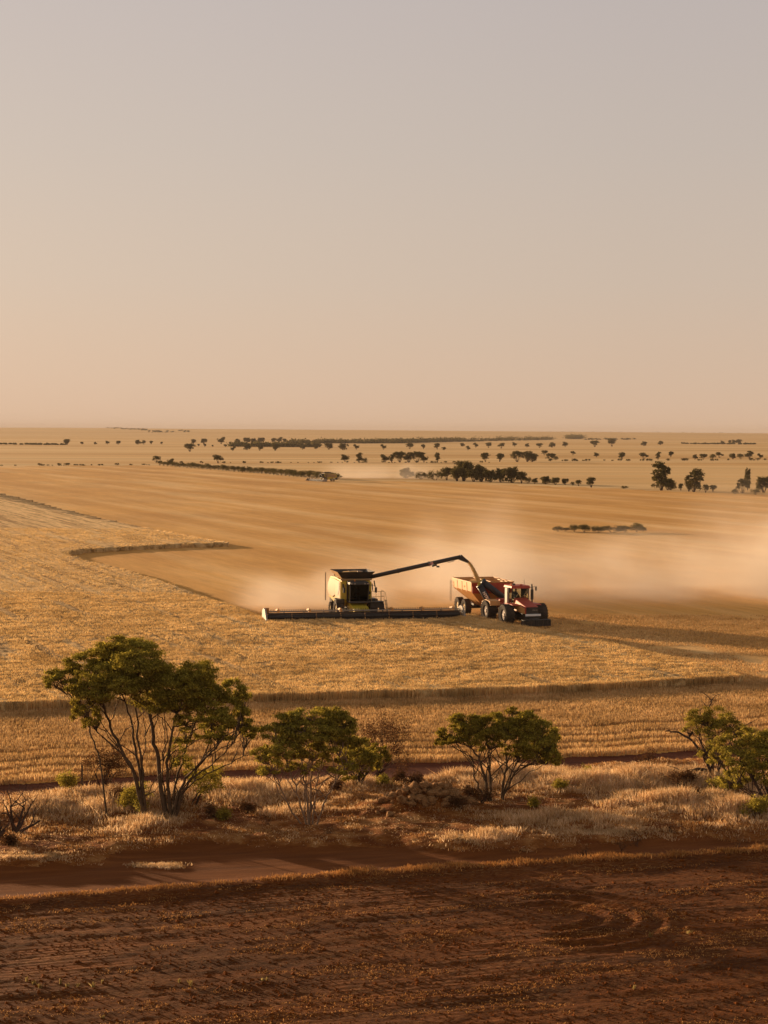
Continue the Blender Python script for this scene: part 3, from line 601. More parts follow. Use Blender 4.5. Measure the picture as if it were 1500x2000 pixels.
    MB().prism([(-3.3, 0.9), (-3.3, 1.3), (-3.6, 1.62), (-3.75, 1.6), (-3.5, 0.9)], -HW + 0.10, -HW + 0.5).make('end_shield', 'orange', hd)
    # unloading auger
    tip = Vector((11.15, 2.15, 5.85)); base = Vector((1.35, 1.2, 3.95)); dr = (tip - base).normalized()
    ug = MB().cyl(base - dr * 0.3, tip, 0.21, 0.20, 14).cyl((1.35, 1.2, 3.2), (1.35, 1.2, 3.98), 0.26, None, 14).sph((1.35, 1.2, 3.98), 0.27)
    for f_ in (0.33, 0.66): ug.cyl(base + (tip - base) * f_, base + (tip - base) * (f_ + 0.012), 0.25, None, 14)
    ug.box(tuple(base + (tip - base) * 0.72 + Vector((0, -0.1, -0.28))), (0.5, 0.12, 0.14), rot=(0, -0.25, 0)).box(tuple(base + (tip - base) * 0.74 + Vector((0.15, -0.15, -0.42))), (0.28, 0.2, 0.16)).box(tuple(base + (tip - base) * 0.9 + Vector((0, -0.1, -0.26))), (0.7, 0.06, 0.05), rot=(0, -0.25, 0))
    ug = ug.make('unloading_auger', 'black', c, 0, True)
    MB().hexa([tuple(tip + Vector(v)) for v in ((0.75, -0.18, -0.62), (0.95, -0.18, -0.50), (0.95, 0.18, -0.50), (0.75, 0.18, -0.62))], [tuple(tip + Vector(v)) for v in ((-0.22, -0.23, -0.24), (0.05, -0.23, 0.27), (0.05, 0.23, 0.27), (-0.22, 0.23, -0.24))]).make('spout', 'black', ug)
    mk = base + (tip - base) * 0.68
    mp = MB().box((mk.x, mk.y - 0.225, mk.z), (0.42, 0.02, 0.26), rot=(0, -0.25, 0)).make('marker_plate', 'white', ug)
    s_ = MB()
    for k in (-1, 0, 1): s_.box((mk.x + k * 0.14, mk.y - 0.238, mk.z + k * 0.035), (0.065, 0.01, 0.30), rot=(0, 0.5, 0))
    s_.make('marker_stripe', 'redm', mp)
    MB().cyl((1.9, 1.0, 3.4), (1.95, 0.9, 2.7), 0.05, None, 6).cyl((2.05, 0.8, 3.7), (2.15, 0.8, 3.1), 0.06, None, 6).make('auger_support', 'black', c)
    MB().cyl((-1.9, -0.4, 1.2), (-2.0, -0.4, 2.0), 0.025, None, 5).sph((-2.0, -0.42, 2.05), 0.12).make('side_lamp', 'black', c)
    return c
COMB_YAW = R(13.0)
comb = make_combine((-2.75, 179.0, 0), COMB_YAW, 'large yellow combine harvester with a wide header, unloading through its raised auger')
CW = Matrix.Translation((-2.75, 179.0, 0)) @ Matrix.Rotation(COMB_YAW, 4, 'Z')
tipw = CW @ Vector((11.97, 2.15, 5.30))

# ---------------------------------------------------------------- red articulated tractor
TP = Vector((13.3, 174.8, 0)); TY = R(20)
def make_tractor():
    c = thing('tractor', 'red articulated tractor with black exhaust stack pulling the chaser bin', 'tractor', TP, TY)
    WB = 4.3
    hood = MB().hexa([(-0.68, -2.05, 1.20), (0.68, -2.05, 1.20), (0.80, 0.75, 1.35), (-0.80, 0.75, 1.35)], [(-0.66, -2.0, 1.92), (0.66, -2.0, 1.92), (0.66, 0.75, 2.55), (-0.66, 0.75, 2.55)]).make('bonnet', 'red', c, 0.07)
    MB().hexa([(-0.70, -1.9, 1.25), (-0.685, -1.9, 1.75), (-0.685, 0.7, 2.2), (-0.83, 0.7, 1.45)], [(-0.73, -1.9, 1.25), (-0.72, -1.9, 1.75), (-0.72, 0.7, 2.2), (-0.86, 0.7, 1.45)]).make('bonnet_sunlit_side', 'orange', c)  # orange skin paints sunlight onto the left flank of the red bonnet
    g = MB().box((0, -2.10, 1.55), (1.26, 0.08, 0.66)).make('grille', 'black', c, 0.03)
    text('CASE IH', 0.15, 'pale', g, 'lettering', (0.22, -2.155, 1.6), Matrix.Rotation(PI / 2, 3, 'X'))
    lb = MB().box((0, -2.28, 1.16), (1.56, 0.12, 0.20)).make('light_bar', 'white', c, 0.02)
    MB().box((0, -2.02, 0.95), (1.5, 0.4, 0.3)).box((0, -0.6, 1.0), (0.9, 3.2, 0.55)).box((0, 3.1, 1.1), (0.9, 3.6, 0.55)).cyl((-1.3, 0, 0.98), (1.3, 0, 0.98), 0.22).cyl((-1.3, WB, 0.98), (1.3, WB, 0.98), 0.22).box((0, 5.4, 0.7), (0.3, 1.1, 0.2)).make('chassis', 'black', c, 0.02)
    fw = MB()
    for k in range(16): fw.box((-1.35 + k * 0.18, -2.95, 0.50), (0.14, 0.55, 0.62))
    fw.box((0, -2.5, 0.75), (0.9, 0.8, 0.2)).make('front_weights', 'black', c, 0.03)
    # cab
    cb = MB()
    for xx in (-0.88, 0.88):
        cb.cyl((xx, 0.75, 1.9), (xx * 0.95, 0.65, 3.45), 0.05, None, 6).cyl((xx, 2.35, 1.9), (xx * 0.95, 2.3, 3.45), 0.06, None, 6).cyl((xx, 1.35, 1.9), (xx * 0.96, 1.35, 3.45), 0.035, None, 6)
    cb.box((0, 1.55, 1.82), (1.85, 1.75, 0.22))
    cb = cb.make('cab', 'black', c)
    MB().hexa([(-0.86, 0.78, 1.95), (0.86, 0.78, 1.95), (0.86, 2.32, 1.95), (-0.86, 2.32, 1.95)], [(-0.82, 0.68, 3.42), (0.82, 0.68, 3.42), (0.82, 2.28, 3.42), (-0.82, 2.28, 3.42)]).make('cab_glass', 'glassc', cb)
    MB().box((0, 1.8, 2.25), (0.5, 0.5, 0.14)).box((0, 2.05, 2.65), (0.5, 0.12, 0.8)).make('seat', 'black', cb, 0.03)
    MB().cyl((0, 1.05, 2.0), (0, 1.2, 2.6), 0.04).cyl((0, 1.2, 2.6), (0, 1.24, 2.64), 0.18, None, 12).box((0.0, 0.95, 2.3), (0.7, 0.2, 0.5)).make('console', 'black', cb)
    rf = MB().hexa([(-1.0, 0.45, 3.43), (1.0, 0.45, 3.43), (1.0, 2.5, 3.43), (-1.0, 2.5, 3.43)], [(-0.92, 0.6, 3.70), (0.92, 0.6, 3.70), (0.92, 2.4, 3.70), (-0.92, 2.4, 3.70)]).make('cab_roof', 'red', cb, 0.06)
    MB().sph((0.15, 0.9, 3.74), 0.16, (1, 1, 0.6)).make('guidance_dome', 'red', rf)
    MB().cyl((-0.78, 1.1, 3.70), (-0.78, 1.1, 3.90), 0.08, None, 10).make('beacon', 'amber', rf)
    MB().box((-0.45, 1.4, 3.78), (0.3, 0.3, 0.14)).make('antenna_box', 'black', rf)
    MB().cyl((0.8, 1.6, 3.7), (0.8, 1.6, 4.15), 0.02, None, 5).make('antenna', 'black', rf)
    # pale pillar housing along the left rear of the cab
    MB().box((-1.02, 1.5, 2.65), (0.24, 0.62, 1.65)).make('air_intake', 'pale', c, 0.06)
    MB().tube([(0.85, 0.6, 3.45), (1.45, 0.4, 3.60)], 0.02, 5).box((1.5, 0.4, 3.42), (0.08, 0.2, 0.4)).make('mirror', 'black', c)
    MB().tube([(-0.85, 0.6, 3.45), (-1.3, 0.4, 3.55)], 0.02, 5).box((-1.32, 0.4, 3.35), (0.2, 0.05, 0.42)).make('mirror', 'black', c)
    MB().cyl((0.98, 0.15, 1.9), (0.98, 0.15, 2.5), 0.07, None, 10).cyl((0.98, 0.15, 2.4), (0.98, 0.15, 3.35), 0.14, 0.14, 12).cyl((0.98, 0.15, 3.35), (0.98, 0.25, 3.85), 0.075, None, 10).make('exhaust', 'black', c)
    # rear module: fenders, tank and platform
    MB().box((0, 3.6, 1.55), (1.7, 2.6, 0.5)).box((0, 4.6, 1.95), (1.3, 1.2, 0.35)).make('rear_body', 'red', c, 0.06)
    for sd in (-1, 1):
        MB().prism([(3.2, 1.6), (3.4, 2.02), (4.4, 2.12), (5.3, 1.9), (5.5, 1.5), (5.35, 1.5), (5.2, 1.8), (4.4, 1.98), (3.5, 1.9), (3.35, 1.6)], sd * 0.95, sd * 2.0).make('fender', 'orange', c)
        MB().prism([(-0.9, 1.95), (-0.6, 2.06), (0.9, 2.06), (1.3, 1.7), (1.2, 1.66), (0.85, 1.98), (-0.6, 1.98)], sd * 0.85, sd * 1.5).make('fender', 'red', c)
        MB().cyl((sd * 1.05, 1.6, 1.15), (sd * 1.05, 2.9, 1.15), 0.32, None, 14).make('fuel_tank', 'orange', c, 0.03)
        wheel(c, (sd * 1.72, 0, 1.02), 1.02, 0.92, 'rim', 0.52); wheel(c, (sd * 1.72, WB, 1.02), 1.02, 0.92, 'rim', 0.52)
    ld_ = MB()
    for k in range(4): ld_.box((-1.2, 1.35, 1.7 - k * 0.3), (0.25, 0.5, 0.04))
    ld_.box((-1.2, 1.1, 1.25), (0.04, 0.04, 1.1)).box((-1.2, 1.6, 1.25), (0.04, 0.04, 1.1)).make('steps', 'black', c)
    return c
tr = make_tractor()
# driver inside the cab (a seated figure behind glass)
def driver(world, label, group=None):
    p = thing('person', label, 'person'); p.matrix_world = world
    me = bpy.data.meshes.new('person')
    b = bmesh.new()
    vs = [((0, 0, 0.0), .15), ((0, .02, .25), .15), ((0, .02, .48), .17), ((0, 0, .58), .065), ((0, -.02, .68), .10), ((0, -.03, .80), .095),
          ((-.19, .02, .50), .065), ((-.24, -.10, .26), .05), ((-.14, -.36, .30), .035), ((.19, .02, .50), .065), ((.24, -.10, .26), .05), ((.14, -.36, .30), .035),
          ((-.12, -.06, 0.0), .09), ((-.16, -.45, .02), .075), ((-.16, -.50, -.38), .05), ((.12, -.06, 0.0), .09), ((.16, -.45, .02), .075), ((.16, -.50, -.38), .05), ((-.16, -.62, -.42), .04), ((.16, -.62, -.42), .04)]
    V_ = [b.verts.new(v) for v, r in vs]
    for a, c_ in [(0, 1), (1, 2), (2, 3), (3, 4), (4, 5), (2, 6), (6, 7), (7, 8), (2, 9), (9, 10), (10, 11), (0, 12), (12, 13), (13, 14), (14, 18), (0, 15), (15, 16), (16, 17), (17, 19)]: b.edges.new([V_[a], V_[c_]])
    b.to_mesh(me); b.free()
    o = link('body', me, M['shirt'], p)
    o.modifiers.new('skin', 'SKIN'); sk = me.skin_vertices[0].data
    for i, (v, r) in enumerate(vs): sk[i].radius = (r, r)
    sk[0].use_root = True
    s2 = o.modifiers.new('sub', 'SUBSURF'); s2.levels = 2; s2.render_levels = 2
    MB().sph((0, -0.03, 0.83), 0.115, (0.95, 1.05, 0.75)).box((0, -0.14, 0.81), (0.16, 0.12, 0.02)).make('cap', 'navy', p, 0, True)
    MB().sph((0, -0.055, 0.745), 0.098, (0.9, 0.95, 1.15)).sph((0, -0.155, 0.735), 0.02).sph((-0.035, -0.14, 0.76), 0.013).sph((0.035, -0.14, 0.76), 0.013).make('face', 'skin', p, 0, True)
    return p
driver(Matrix.Translation(TP) @ Matrix.Rotation(TY, 4, 'Z') @ Matrix.Translation((0, 1.82, 2.42)), 'driver in dark clothes seated at the wheel inside the red tractor cab')
driver(CW @ Matrix.Translation((0, -0.85, 2.42)), 'driver in dark clothes seated behind the tinted glass of the yellow harvester')

# ---------------------------------------------------------------- chaser bin
BP = Vector((10.75, 181.3, 0)); BY = R(16)
def make_bin():
    c = thing('chaser_bin', 'orange red grain chaser bin with folded dark auger, being filled with wheat', 'grain trailer', BP, BY)
    W2 = 2.2
    def rect(hw, y0, y1, z): return [(-hw, y0, z), (hw, y0, z), (hw, y1, z), (-hw, y1, z)]
    hp = MB().shell([rect(0.5, 1.3, 3.6, 0.95), rect(W2 - 0.06, 0.15, 6.0, 2.62), rect(W2, 0.0, 6.15, 3.50)], 0.07).make('hopper', 'orange', c)  # red bin with the sunlight on its sides worked into the colour as orange
    MB().box((0, -0.035, 2.96), (4.24, 0.05, 1.02)).make('front_sheet', 'red', hp)  # front stays plain red, without the painted sunlight of the sides
    rb = MB()
    for yy in (0.0, 2.0, 4.1, 6.15): rb.box((0, yy, 3.54), (2 * W2 + 0.1, 0.08, 0.08))
    for xx in (-W2, 0, W2): rb.box((xx, 3.07, 3.55), (0.08, 6.2, 0.07))
    rb.make('top_rail', 'orange', hp)
    for yy in (1.5, 3.0, 4.5):
        for xx in (-W2 - 0.02, W2 + 0.02): MB().box((xx, yy, 2.97), (0.025, 0.08, 0.98)).make('rib', 'orange', hp)
    MB().sph((-0.9, 2.2, 3.0), 1.2, (1.1, 1.5, 0.55)).hexa([(-1.3, 0.9, 2.2), (1.3, 0.9, 2.2), (1.3, 5.2, 2.2), (-1.3, 5.2, 2.2)], [(-1.9, 0.4, 2.9), (1.9, 0.4, 2.7), (1.9, 5.8, 2.7), (-1.9, 5.8, 2.9)]).make('grain_load', 'grain', hp)
    MB().box((0, 3.2, 0.95), (1.2, 5.8, 0.22)).cyl((-1.6, 2.75, 0.85), (1.6, 2.75, 0.85), 0.12).cyl((-1.6, 4.85, 0.85), (1.6, 4.85, 0.85), 0.12).box((0, 0.0, 0.85), (0.9, 1.6, 0.22)).make('chassis', 'black', c)
    MB().cyl((-0.6, 0.9, 1.0), (-0.6, -0.7, 0.85), 0.26).cyl((0, 0.5, 0.9), (0.1, -1.6, 0.8), 0.12).make('drawbar', 'orange', c)
    for sd in (-1, 1):
        for yy in (2.75, 4.85): wheel(c, (sd * 1.8, yy, 0.84), 0.84, 0.62, 'yrim', 0.5, 18)
    # auger folded across the front
    a0 = Vector((-0.15, -0.55, 0.95)); a1 = Vector((-1.62, -0.80, 3.30)); d = (a1 - a0).normalized()
    lt = MB().cyl(a0 - d * 0.3, a1, 0.33, 0.33, 16).cyl(a1 - d * 0.08, a1 + d * 0.04, 0.37, None, 16).make('lower_auger_tube', 'navy', c, 0, True)
    b0 = Vector((-1.30, -0.66, 3.66)); b1 = Vector((1.35, -0.55, 1.75))
    MB().cyl(b0, b1, 0.33, 0.30, 16).cyl(b0 - (b1 - b0).normalized() * 0.05, b0 + (b1 - b0).normalized() * 0.1, 0.38, None, 16).make('upper_auger_tube', 'navy', c, 0, True)
    MB().box((-1.52, -0.72, 3.34), (0.5, 0.12, 0.30), rot=(0, 0.9, 0)).tube([tuple(a1 + Vector((-.15, -.1, -.2))), (-1.75, -0.7, 3.45), tuple(b0 + Vector((0.1, 0, .35)))], 0.06, 6).make('hinge', 'yellow', c)
    ax = (a0 - a1).normalized(); nrm = Vector((-0.25, -1, 0.0)); nrm = (nrm - ax * nrm.dot(ax)).normalized(); up = nrm.cross(ax)
    text('NYREX', 0.42, 'white', lt, 'lettering', (a0 + a1) / 2 + (a1 - a0) * 0.02 + nrm * 0.335, Matrix((ax, up, nrm)).transposed())
    ld_ = MB()
    for yy in (5.9, 6.25): ld_.cyl((-2.35, yy, 1.2), (-2.35, yy, 3.3), 0.025, None, 5)
    for k in range(7): ld_.cyl((-2.35, 5.9, 1.3 + k * 0.3), (-2.35, 6.25, 1.3 + k * 0.3), 0.02, None, 5)
    ld_.make('ladder', 'steel', c)
    MB().box((0.35, -0.35, 1.75), (1.5, 0.2, 0.06)).make('marker_lamps', 'amber', c)
    return c
chaser = make_bin()
# falling grain
BW = Matrix.Translation(BP) @ Matrix.Rotation(BY, 4, 'Z'); land = BW @ Vector((-0.9, 1.6, 3.4))
m = MB(); pts = []
p0 = tipw + Vector((-.05, 0, .1))
for k in range(13):
    t = k / 12; p = Vector((p0.x + (land.x - p0.x) * t, p0.y + (land.y - p0.y) * t, p0.z + (land.z - p0.z) * (0.45 * t + 0.55 * t * t))); pts.append(p)
for k in range(12): m.cyl(pts[k], pts[k + 1], 0.09 + 0.012 * k, 0.10 + 0.012 * k, 10)
for k in range(500):
    t = random.random(); i = min(11, int(t * 12)); p = pts[i].lerp(pts[i + 1], t * 12 - i); r = 0.10 + 0.15 * t
    q = p + Vector((random.gauss(0, r * 0.6), random.gauss(0, r * 0.6), random.gauss(0, 0.1))); m.box(q, (0.03, 0.03, 0.05))
tag(m.make('grain_stream', 'grain'), 'stream of golden wheat pouring from the spout into the bin', 'grain', kind='stuff')

# second harvester far away (copies of the same parts, without its auger)
def copy_tree(o, parent=None, skip=()):
    c = o.copy(); C.objects.link(c); c.parent = parent
    for ch in children(o):
        if ch.name.split('.')[0] not in skip: copy_tree(ch, c, skip)
    return c
c2 = copy_tree(comb, None, ('unloading_auger',)); p = at(633, 940); c2.location = p; c2.rotation_euler.z = R(-62); c2.scale = (0.72, 0.72, 0.72)
c2['label'] = 'small distant harvester trailing dust in front of the diagonal hedgerow'; c2['group'] = 'combine harvesters'; comb['group'] = 'combine harvesters'

# ---------------------------------------------------------------- trees
def tubes(paths, n=6):
    V_, F_ = [], []
    for pts, rad in paths:
        b = len(V_)
        for i, p in enumerate(pts):
            d = (pts[min(i + 1, len(pts) - 1)] - pts[max(i - 1, 0)]); d = d.normalized() if d.length > 1e-6 else Vector((0, 0, 1))
            x = d.orthogonal().normalized(); y = d.cross(x)
            for k in range(n):
                a = 2 * PI * k / n; V_.append(p + (x * math.cos(a) + y * math.sin(a)) * rad[i])
        for i in range(len(pts) - 1):
            for k in range(n):
                F_.append((b + i * n + k, b + i * n + (k + 1) % n, b + (i + 1) * n + (k + 1) % n, b + (i + 1) * n + k))
    return V_, F_
def tube_obj(name, paths, mat, parent=None, n=6):
    V_, F_ = tubes(paths, n); return link(name, np_mesh(name, [tuple(v) for v in V_], F_, 4, True), mat, parent)
def wiggle(a, b, r0, r1, n=5, amp=0.08, arch=0.0):
    pts, rad = [], []; L_ = (b - a).length
    for i in range(n + 1):
        t = i / n; p = a.lerp(b, t)
        if 0 < i < n: p = p + Vector((random.gauss(0, 1), random.gauss(0, 1), random.gauss(0, 1))) * amp * L_ * 0.35
        p.z += arch * L_ * math.sin(t * PI); pts.append(p); rad.append(r0 + (r1 - r0) * t)
    return pts, rad
def leaves(name, cen, ln, wd, mat, parent, droop=0.3, out_=None):
    n = len(cen); d = rng.normal(0, 1, (n, 3)); d[:, 2] = d[:, 2] * 0.7 + droop; d /= np.linalg.norm(d, axis=1)[:, None]
    nn = rng.normal(0, 1, (n, 3))
    if out_ is not None:
        nn = out_ + rng.normal(0, 0.45, (n, 3)); nn /= np.linalg.norm(nn, axis=1)[:, None]; d = np.cross(nn, d); d /= np.linalg.norm(d, axis=1)[:, None]
    s = np.cross(d, nn); s /= np.linalg.norm(s, axis=1)[:, None] + 1e-9
    l_ = (ln * rng.uniform(0.6, 1.3, n))[:, None]; w_ = (wd * rng.uniform(0.7, 1.3, n))[:, None]
    V_ = np.stack([cen - d * l_ / 2, cen + s * w_ / 2, cen + d * l_ / 2, cen - s * w_ / 2], 1).reshape(-1, 3)
    return link(name, np_mesh(name, V_, np.arange(n * 4).reshape(n, 4), 4), mat, parent)
OUTS = []
def lump_leaves(c, r, n, sub=None, low=-0.55, tight=0.16):
    """leaf positions: sprays over the upper shell of an ellipsoid"""
    sub = sub or max(6, int(n / 90))
    v = rng.normal(0, 1, (sub * 3, 3)); v /= np.linalg.norm(v, axis=1)[:, None]; v = v[v[:, 2] > low][:sub]
    rad = rng.uniform(0.62, 1.06, len(v))[:, None]
    cc = v * rad * np.array(r)
    k = rng.integers(0, len(cc), n); g = rng.normal(0, tight, (n, 3)) * np.array([r[0], r[1], r[2]]) * np.array([1.1, 1.1, 0.8])
    o_ = g / (np.array(r) * tight * 1.1) * 0.55 + cc[k] / np.array(r) * 0.9 + np.array([0, 0, 0.25]); OUTS.append(o_ / (np.linalg.norm(o_, axis=1)[:, None] + 1e-9))
    return np.array(c) + cc[k] + g
def near_tree(name, label, cat, trunks, lumps, leafmat, barkmat, base_px, dens=1.0, leaf=(0.17, 0.05), tr=0.09, group=None, extra=(), low=-0.6):
    B = at(*base_px); d = B.y; sc_ = d / F; gz = hz(B.x, B.y)
    root = thing(name, label, cat, (B.x, B.y, gz), 0, group); off_ = Vector((B.x, B.y, gz))
    paths = []; nodes = []
    for tk in trunks:
        r0 = tk[0] * 0.85; dy = tk[1]; P_ = tk[2]; pts = []
        m_ = len(P_)
        for i, (a, b) in enumerate(P_):
            p = ptY(a, b, d + dy * i / max(1, m_ - 1)) - off_
            if i == 0: p.z = min(p.z, 0.0) - 0.08
            pts.append(p)
        # resample with small irregularities
        Q_, Rr = [], []
        for i in range(len(pts) - 1):
            for k in range(4):
                t = k / 4; q = pts[i].lerp(pts[i + 1], t)
                if k: q = q + Vector((random.gauss(0, .035), random.gauss(0, .035), random.gauss(0, .02)))
                Q_.append(q); Rr.append(r0 * (1 - 0.62 * (i + t) / (len(pts) - 1)))
        Q_.append(pts[-1]); Rr.append(r0 * 0.38); paths.append((Q_, Rr))
        nodes += [(q, rr) for q, rr in zip(Q_[2:], Rr[2:])]
    cen = []; OUTS.clear()
    for lp in lumps:
        a, b, rx, ry, dy = lp[:5]; c = ptY(a, b, d + dy) - off_; rx *= 1.0; ry *= 1.42; r = (rx * sc_, max(0.75 * rx, ry) * sc_, ry * sc_)
        bot = c + Vector((0, 0, -0.55 * r[2]))
        # nearest lower trunk node
        q, rr = min(nodes, key=lambda t: (t[0] - bot).length + max(0, t[0].z - bot.z) * 3 + max(0, 0.9 - t[0].z))
        pth = wiggle(q, bot, min(rr, 0.045), 0.018, 5, 0.08, 0.04); paths.append(pth)
        for k in range(2):
            cand = sorted(nodes, key=lambda t: (t[0] - bot).length + abs((t[0] - bot).length - 1.6 - k) * 1.5 + max(0, t[0].z - bot.z + 0.4) * 4 + random.random() * 0.8)[0][0]
            paths.append(wiggle(cand, c + Vector((random.uniform(-.5, .5) * r[0], random.uniform(-.4, .4) * r[1], random.uniform(-.3, .2) * r[2])), 0.030, 0.012, 6, 0.07, 0.05))
        for k in range(int(16 + 9 * r[0])):
            v = Vector((random.gauss(0, 1), random.gauss(0, 1), abs(random.gauss(0, 1)) * 0.8)).normalized(); e = c + Vector((v.x * r[0], v.y * r[1], v.z * r[2])) * random.uniform(.6, .95)
            s0 = pth[0][random.choice((1, 2, 3, 4, 5))]; paths.append(wiggle(s0, e, 0.020, 0.006, 4, 0.12, 0.03))
        vol = r[0] * r[2] + r[0] * r[1]
        cen.append(lump_leaves(c, r, int(2600 * vol * dens * (lp[5] if len(lp) > 5 else 1)), max(10, int(22 * vol)), low, 0.12))
    for e in extra: paths.append(([ptY(a, b, d + dy) - off_ for a, b, dy in e[1]], [e[0] * (1 - 0.75 * i / (len(e[1]) - 1)) for i in range(len(e[1]))]))
    tube_obj('trunk', paths, barkmat, root)
    leaves('crown', np.concatenate(cen), leaf[0], leaf[1], leafmat, root, 0.3, np.concatenate(OUTS))
    return root

near_tree('spreading_tree', 'tallest spreading tree with many bare stems and a wide dark green crown', 'tree',
    [(0.15, 0.3, [(330, 1612), (318, 1560), (310, 1490), (300, 1440), (292, 1395), (288, 1350), (270, 1320)]),
     (0.11, -0.5, [(335, 1612), (330, 1550), (325, 1490), (335, 1440), (345, 1395), (360, 1350)]),
     (0.12, 1.0, [(282, 1565), (262, 1510), (240, 1470), (215, 1420), (205, 1385), (190, 1345)]),
     (0.09, 1.5, [(284, 1565), (272, 1500), (262, 1450), (255, 1400), (240, 1360), (235, 1330)]),
     (0.08, 1.0, [(285, 1565), (280, 1510), (270, 1450), (268, 1400), (262, 1350), (255, 1300)]),
     (0.10, -1.0, [(338, 1612), (345, 1560), (362, 1520), (400, 1480), (425, 1455), (445, 1435)]),
     (0.08, 0.8, [(336, 1612), (340, 1545), (352, 1500), (365, 1455), (385, 1405), (392, 1370)]),
     (0.07, -1.0, [(340, 1612), (352, 1555), (375, 1520), (405, 1500), (440, 1470), (462, 1440)]),
     (0.07, 1.2, [(282, 1565), (268, 1520), (235, 1470), (190, 1430), (170, 1400), (160, 1380)]),
     (0.05, -0.6, [(340, 1612), (348, 1560), (380, 1525), (430, 1500), (470, 1480), (495, 1470)]), (0.05, 0.5, [(332, 1612), (322, 1550), (318, 1500), (322, 1450), (318, 1400)]), (0.05, 1.3, [(284, 1565), (276, 1500), (285, 1450), (280, 1400)]), (0.045, -0.8, [(338, 1612), (358, 1540), (395, 1490), (412, 1450)]),
     (0.06, 2.0, [(210, 1500), (192, 1470), (175, 1430), (168, 1400), (160, 1380)])],
    [(250, 1268, 62, 17, 1.5), (215, 1285, 42, 16, 1.8), (165, 1300, 42, 18, 1.2), (125, 1325, 34, 16, 1.0), (150, 1345, 26, 14, 0.5, .6), (210, 1325, 55, 20, 0.0), (270, 1300, 58, 20, -0.5), (180, 1355, 42, 22, -0.8), (235, 1340, 52, 20, -1.0),
     (165, 1385, 26, 20, 0.0, .7), (300, 1325, 52, 22, 0.2), (345, 1345, 60, 26, -0.3), (380, 1320, 44, 24, 0.4), (395, 1345, 38, 24, 0.8), (340, 1375, 50, 20, -0.5, .8), (405, 1375, 44, 24, 0.2), (455, 1355, 32, 22, 0.5), (475, 1378, 20, 24, 0.8),
     (430, 1408, 36, 18, -0.3), (375, 1410, 36, 16, -0.8, .5), (472, 1415, 28, 18, 0.2), (300, 1372, 44, 16, 0.5, .5), (482, 1440, 18, 12, 0.5, .8), (425, 1435, 34, 14, -0.3, .6), (185, 1410, 22, 18, 0, .5), (110, 1335, 24, 12, 0.4, .8), (365, 1440, 30, 14, 0.6, .35), (345, 1480, 24, 22, -0.4, .25), (380, 1505, 22, 18, 0.4, .3)],
    M['leaf'], M['bark'], (318, 1612), 1.25, (0.15, 0.045))
near_tree('mallee_tree', 'rounded tree with pale thin stems fanning out between the tallest tree and the rock pile', 'tree',
    [(0.07, 0, [(604, 1622), (600, 1560), (594, 1510), (585, 1465), (575, 1440)]), (0.07, 0.5, [(606, 1622), (606, 1560), (608, 1500), (612, 1450), (625, 1420)]), (0.06, -0.4, [(600, 1622), (585, 1560), (568, 1510), (552, 1470), (540, 1440)]),
     (0.06, -0.4, [(612, 1622), (632, 1570), (650, 1535), (668, 1510), (690, 1490)]), (0.055, 0.6, [(596, 1620), (565, 1575), (545, 1530), (530, 1500), (515, 1475)]), (0.055, 0.8, [(610, 1622), (615, 1560), (622, 1510), (645, 1475), (660, 1450)])],
    [(612, 1402, 46, 16, 0.3), (570, 1412, 34, 16, 0.5), (660, 1415, 36, 20, 0.2), (540, 1438, 40, 18, 0.3), (605, 1430, 50, 18, -0.5), (680, 1440, 34, 22, 0.4), (650, 1450, 40, 20, -0.5), (560, 1468, 44, 20, -0.5, .7), (515, 1480, 30, 16, 0.2, .6), (610, 1472, 40, 18, 0.3, .55),
     (690, 1480, 40, 20, 0.4), (720, 1490, 28, 20, 0.8, .9), (535, 1502, 34, 14, 0.2, .5), (665, 1500, 30, 14, -0.2, .6), (590, 1500, 30, 12, 0, .35)],
    M['leafy'], M['barkp'], (604, 1624), 0.95)
near_tree('dark_tree', 'small dark tree half hidden behind the rounded tree with pale stems', 'tree',
    [(0.13, 0, [(695, 1548), (698, 1525), (705, 1500), (710, 1470)]), (0.1, 0.3, [(698, 1548), (710, 1520), (725, 1500)])],
    [(715, 1490, 34, 18, 0.3), (700, 1465, 30, 18, 0.3), (735, 1475, 26, 16, 0.5, .7), (690, 1510, 24, 14, 0, .8)], M['leaf'], M['barkd'], (697, 1549))
near_tree('umbrella_tree', 'flat topped tree on forked slim stems behind the right end of the rock pile', 'tree',
    [(0.09, 0, [(958, 1578), (950, 1530), (938, 1490), (925, 1465), (905, 1450), (880, 1440)]), (0.08, 0.5, [(960, 1578), (957, 1530), (955, 1480), (952, 1450), (950, 1430)]), (0.06, -0.3, [(956, 1578), (940, 1545), (925, 1515), (922, 1480), (915, 1455)]),
     (0.08, 0.4, [(975, 1576), (982, 1535), (990, 1500), (988, 1465), (985, 1430)]), (0.07, -0.3, [(976, 1576), (988, 1545), (1005, 1510), (1020, 1490), (1045, 1470)]), (0.06, 0.8, [(974, 1576), (990, 1530), (1010, 1490), (1015, 1460)])],
    [(915, 1408, 36, 12, 0.2), (885, 1438, 32, 14, 0.0), (868, 1446, 20, 9, 0.2, .8), (945, 1425, 44, 20, -0.3), (920, 1445, 30, 16, 0.3, .8), (1000, 1403, 40, 14, 0.4), (1020, 1425, 44, 20, 0.0), (985, 1432, 36, 16, -0.3), (1055, 1430, 34, 20, 0.3), (1045, 1458, 42, 22, -0.2), (1078, 1462, 24, 22, 0.3),
     (1010, 1470, 30, 14, 0.0, .6), (1068, 1482, 26, 14, 0, .9), (960, 1455, 26, 12, 0, .4)],
    M['leaf'], M['bark'], (966, 1579))
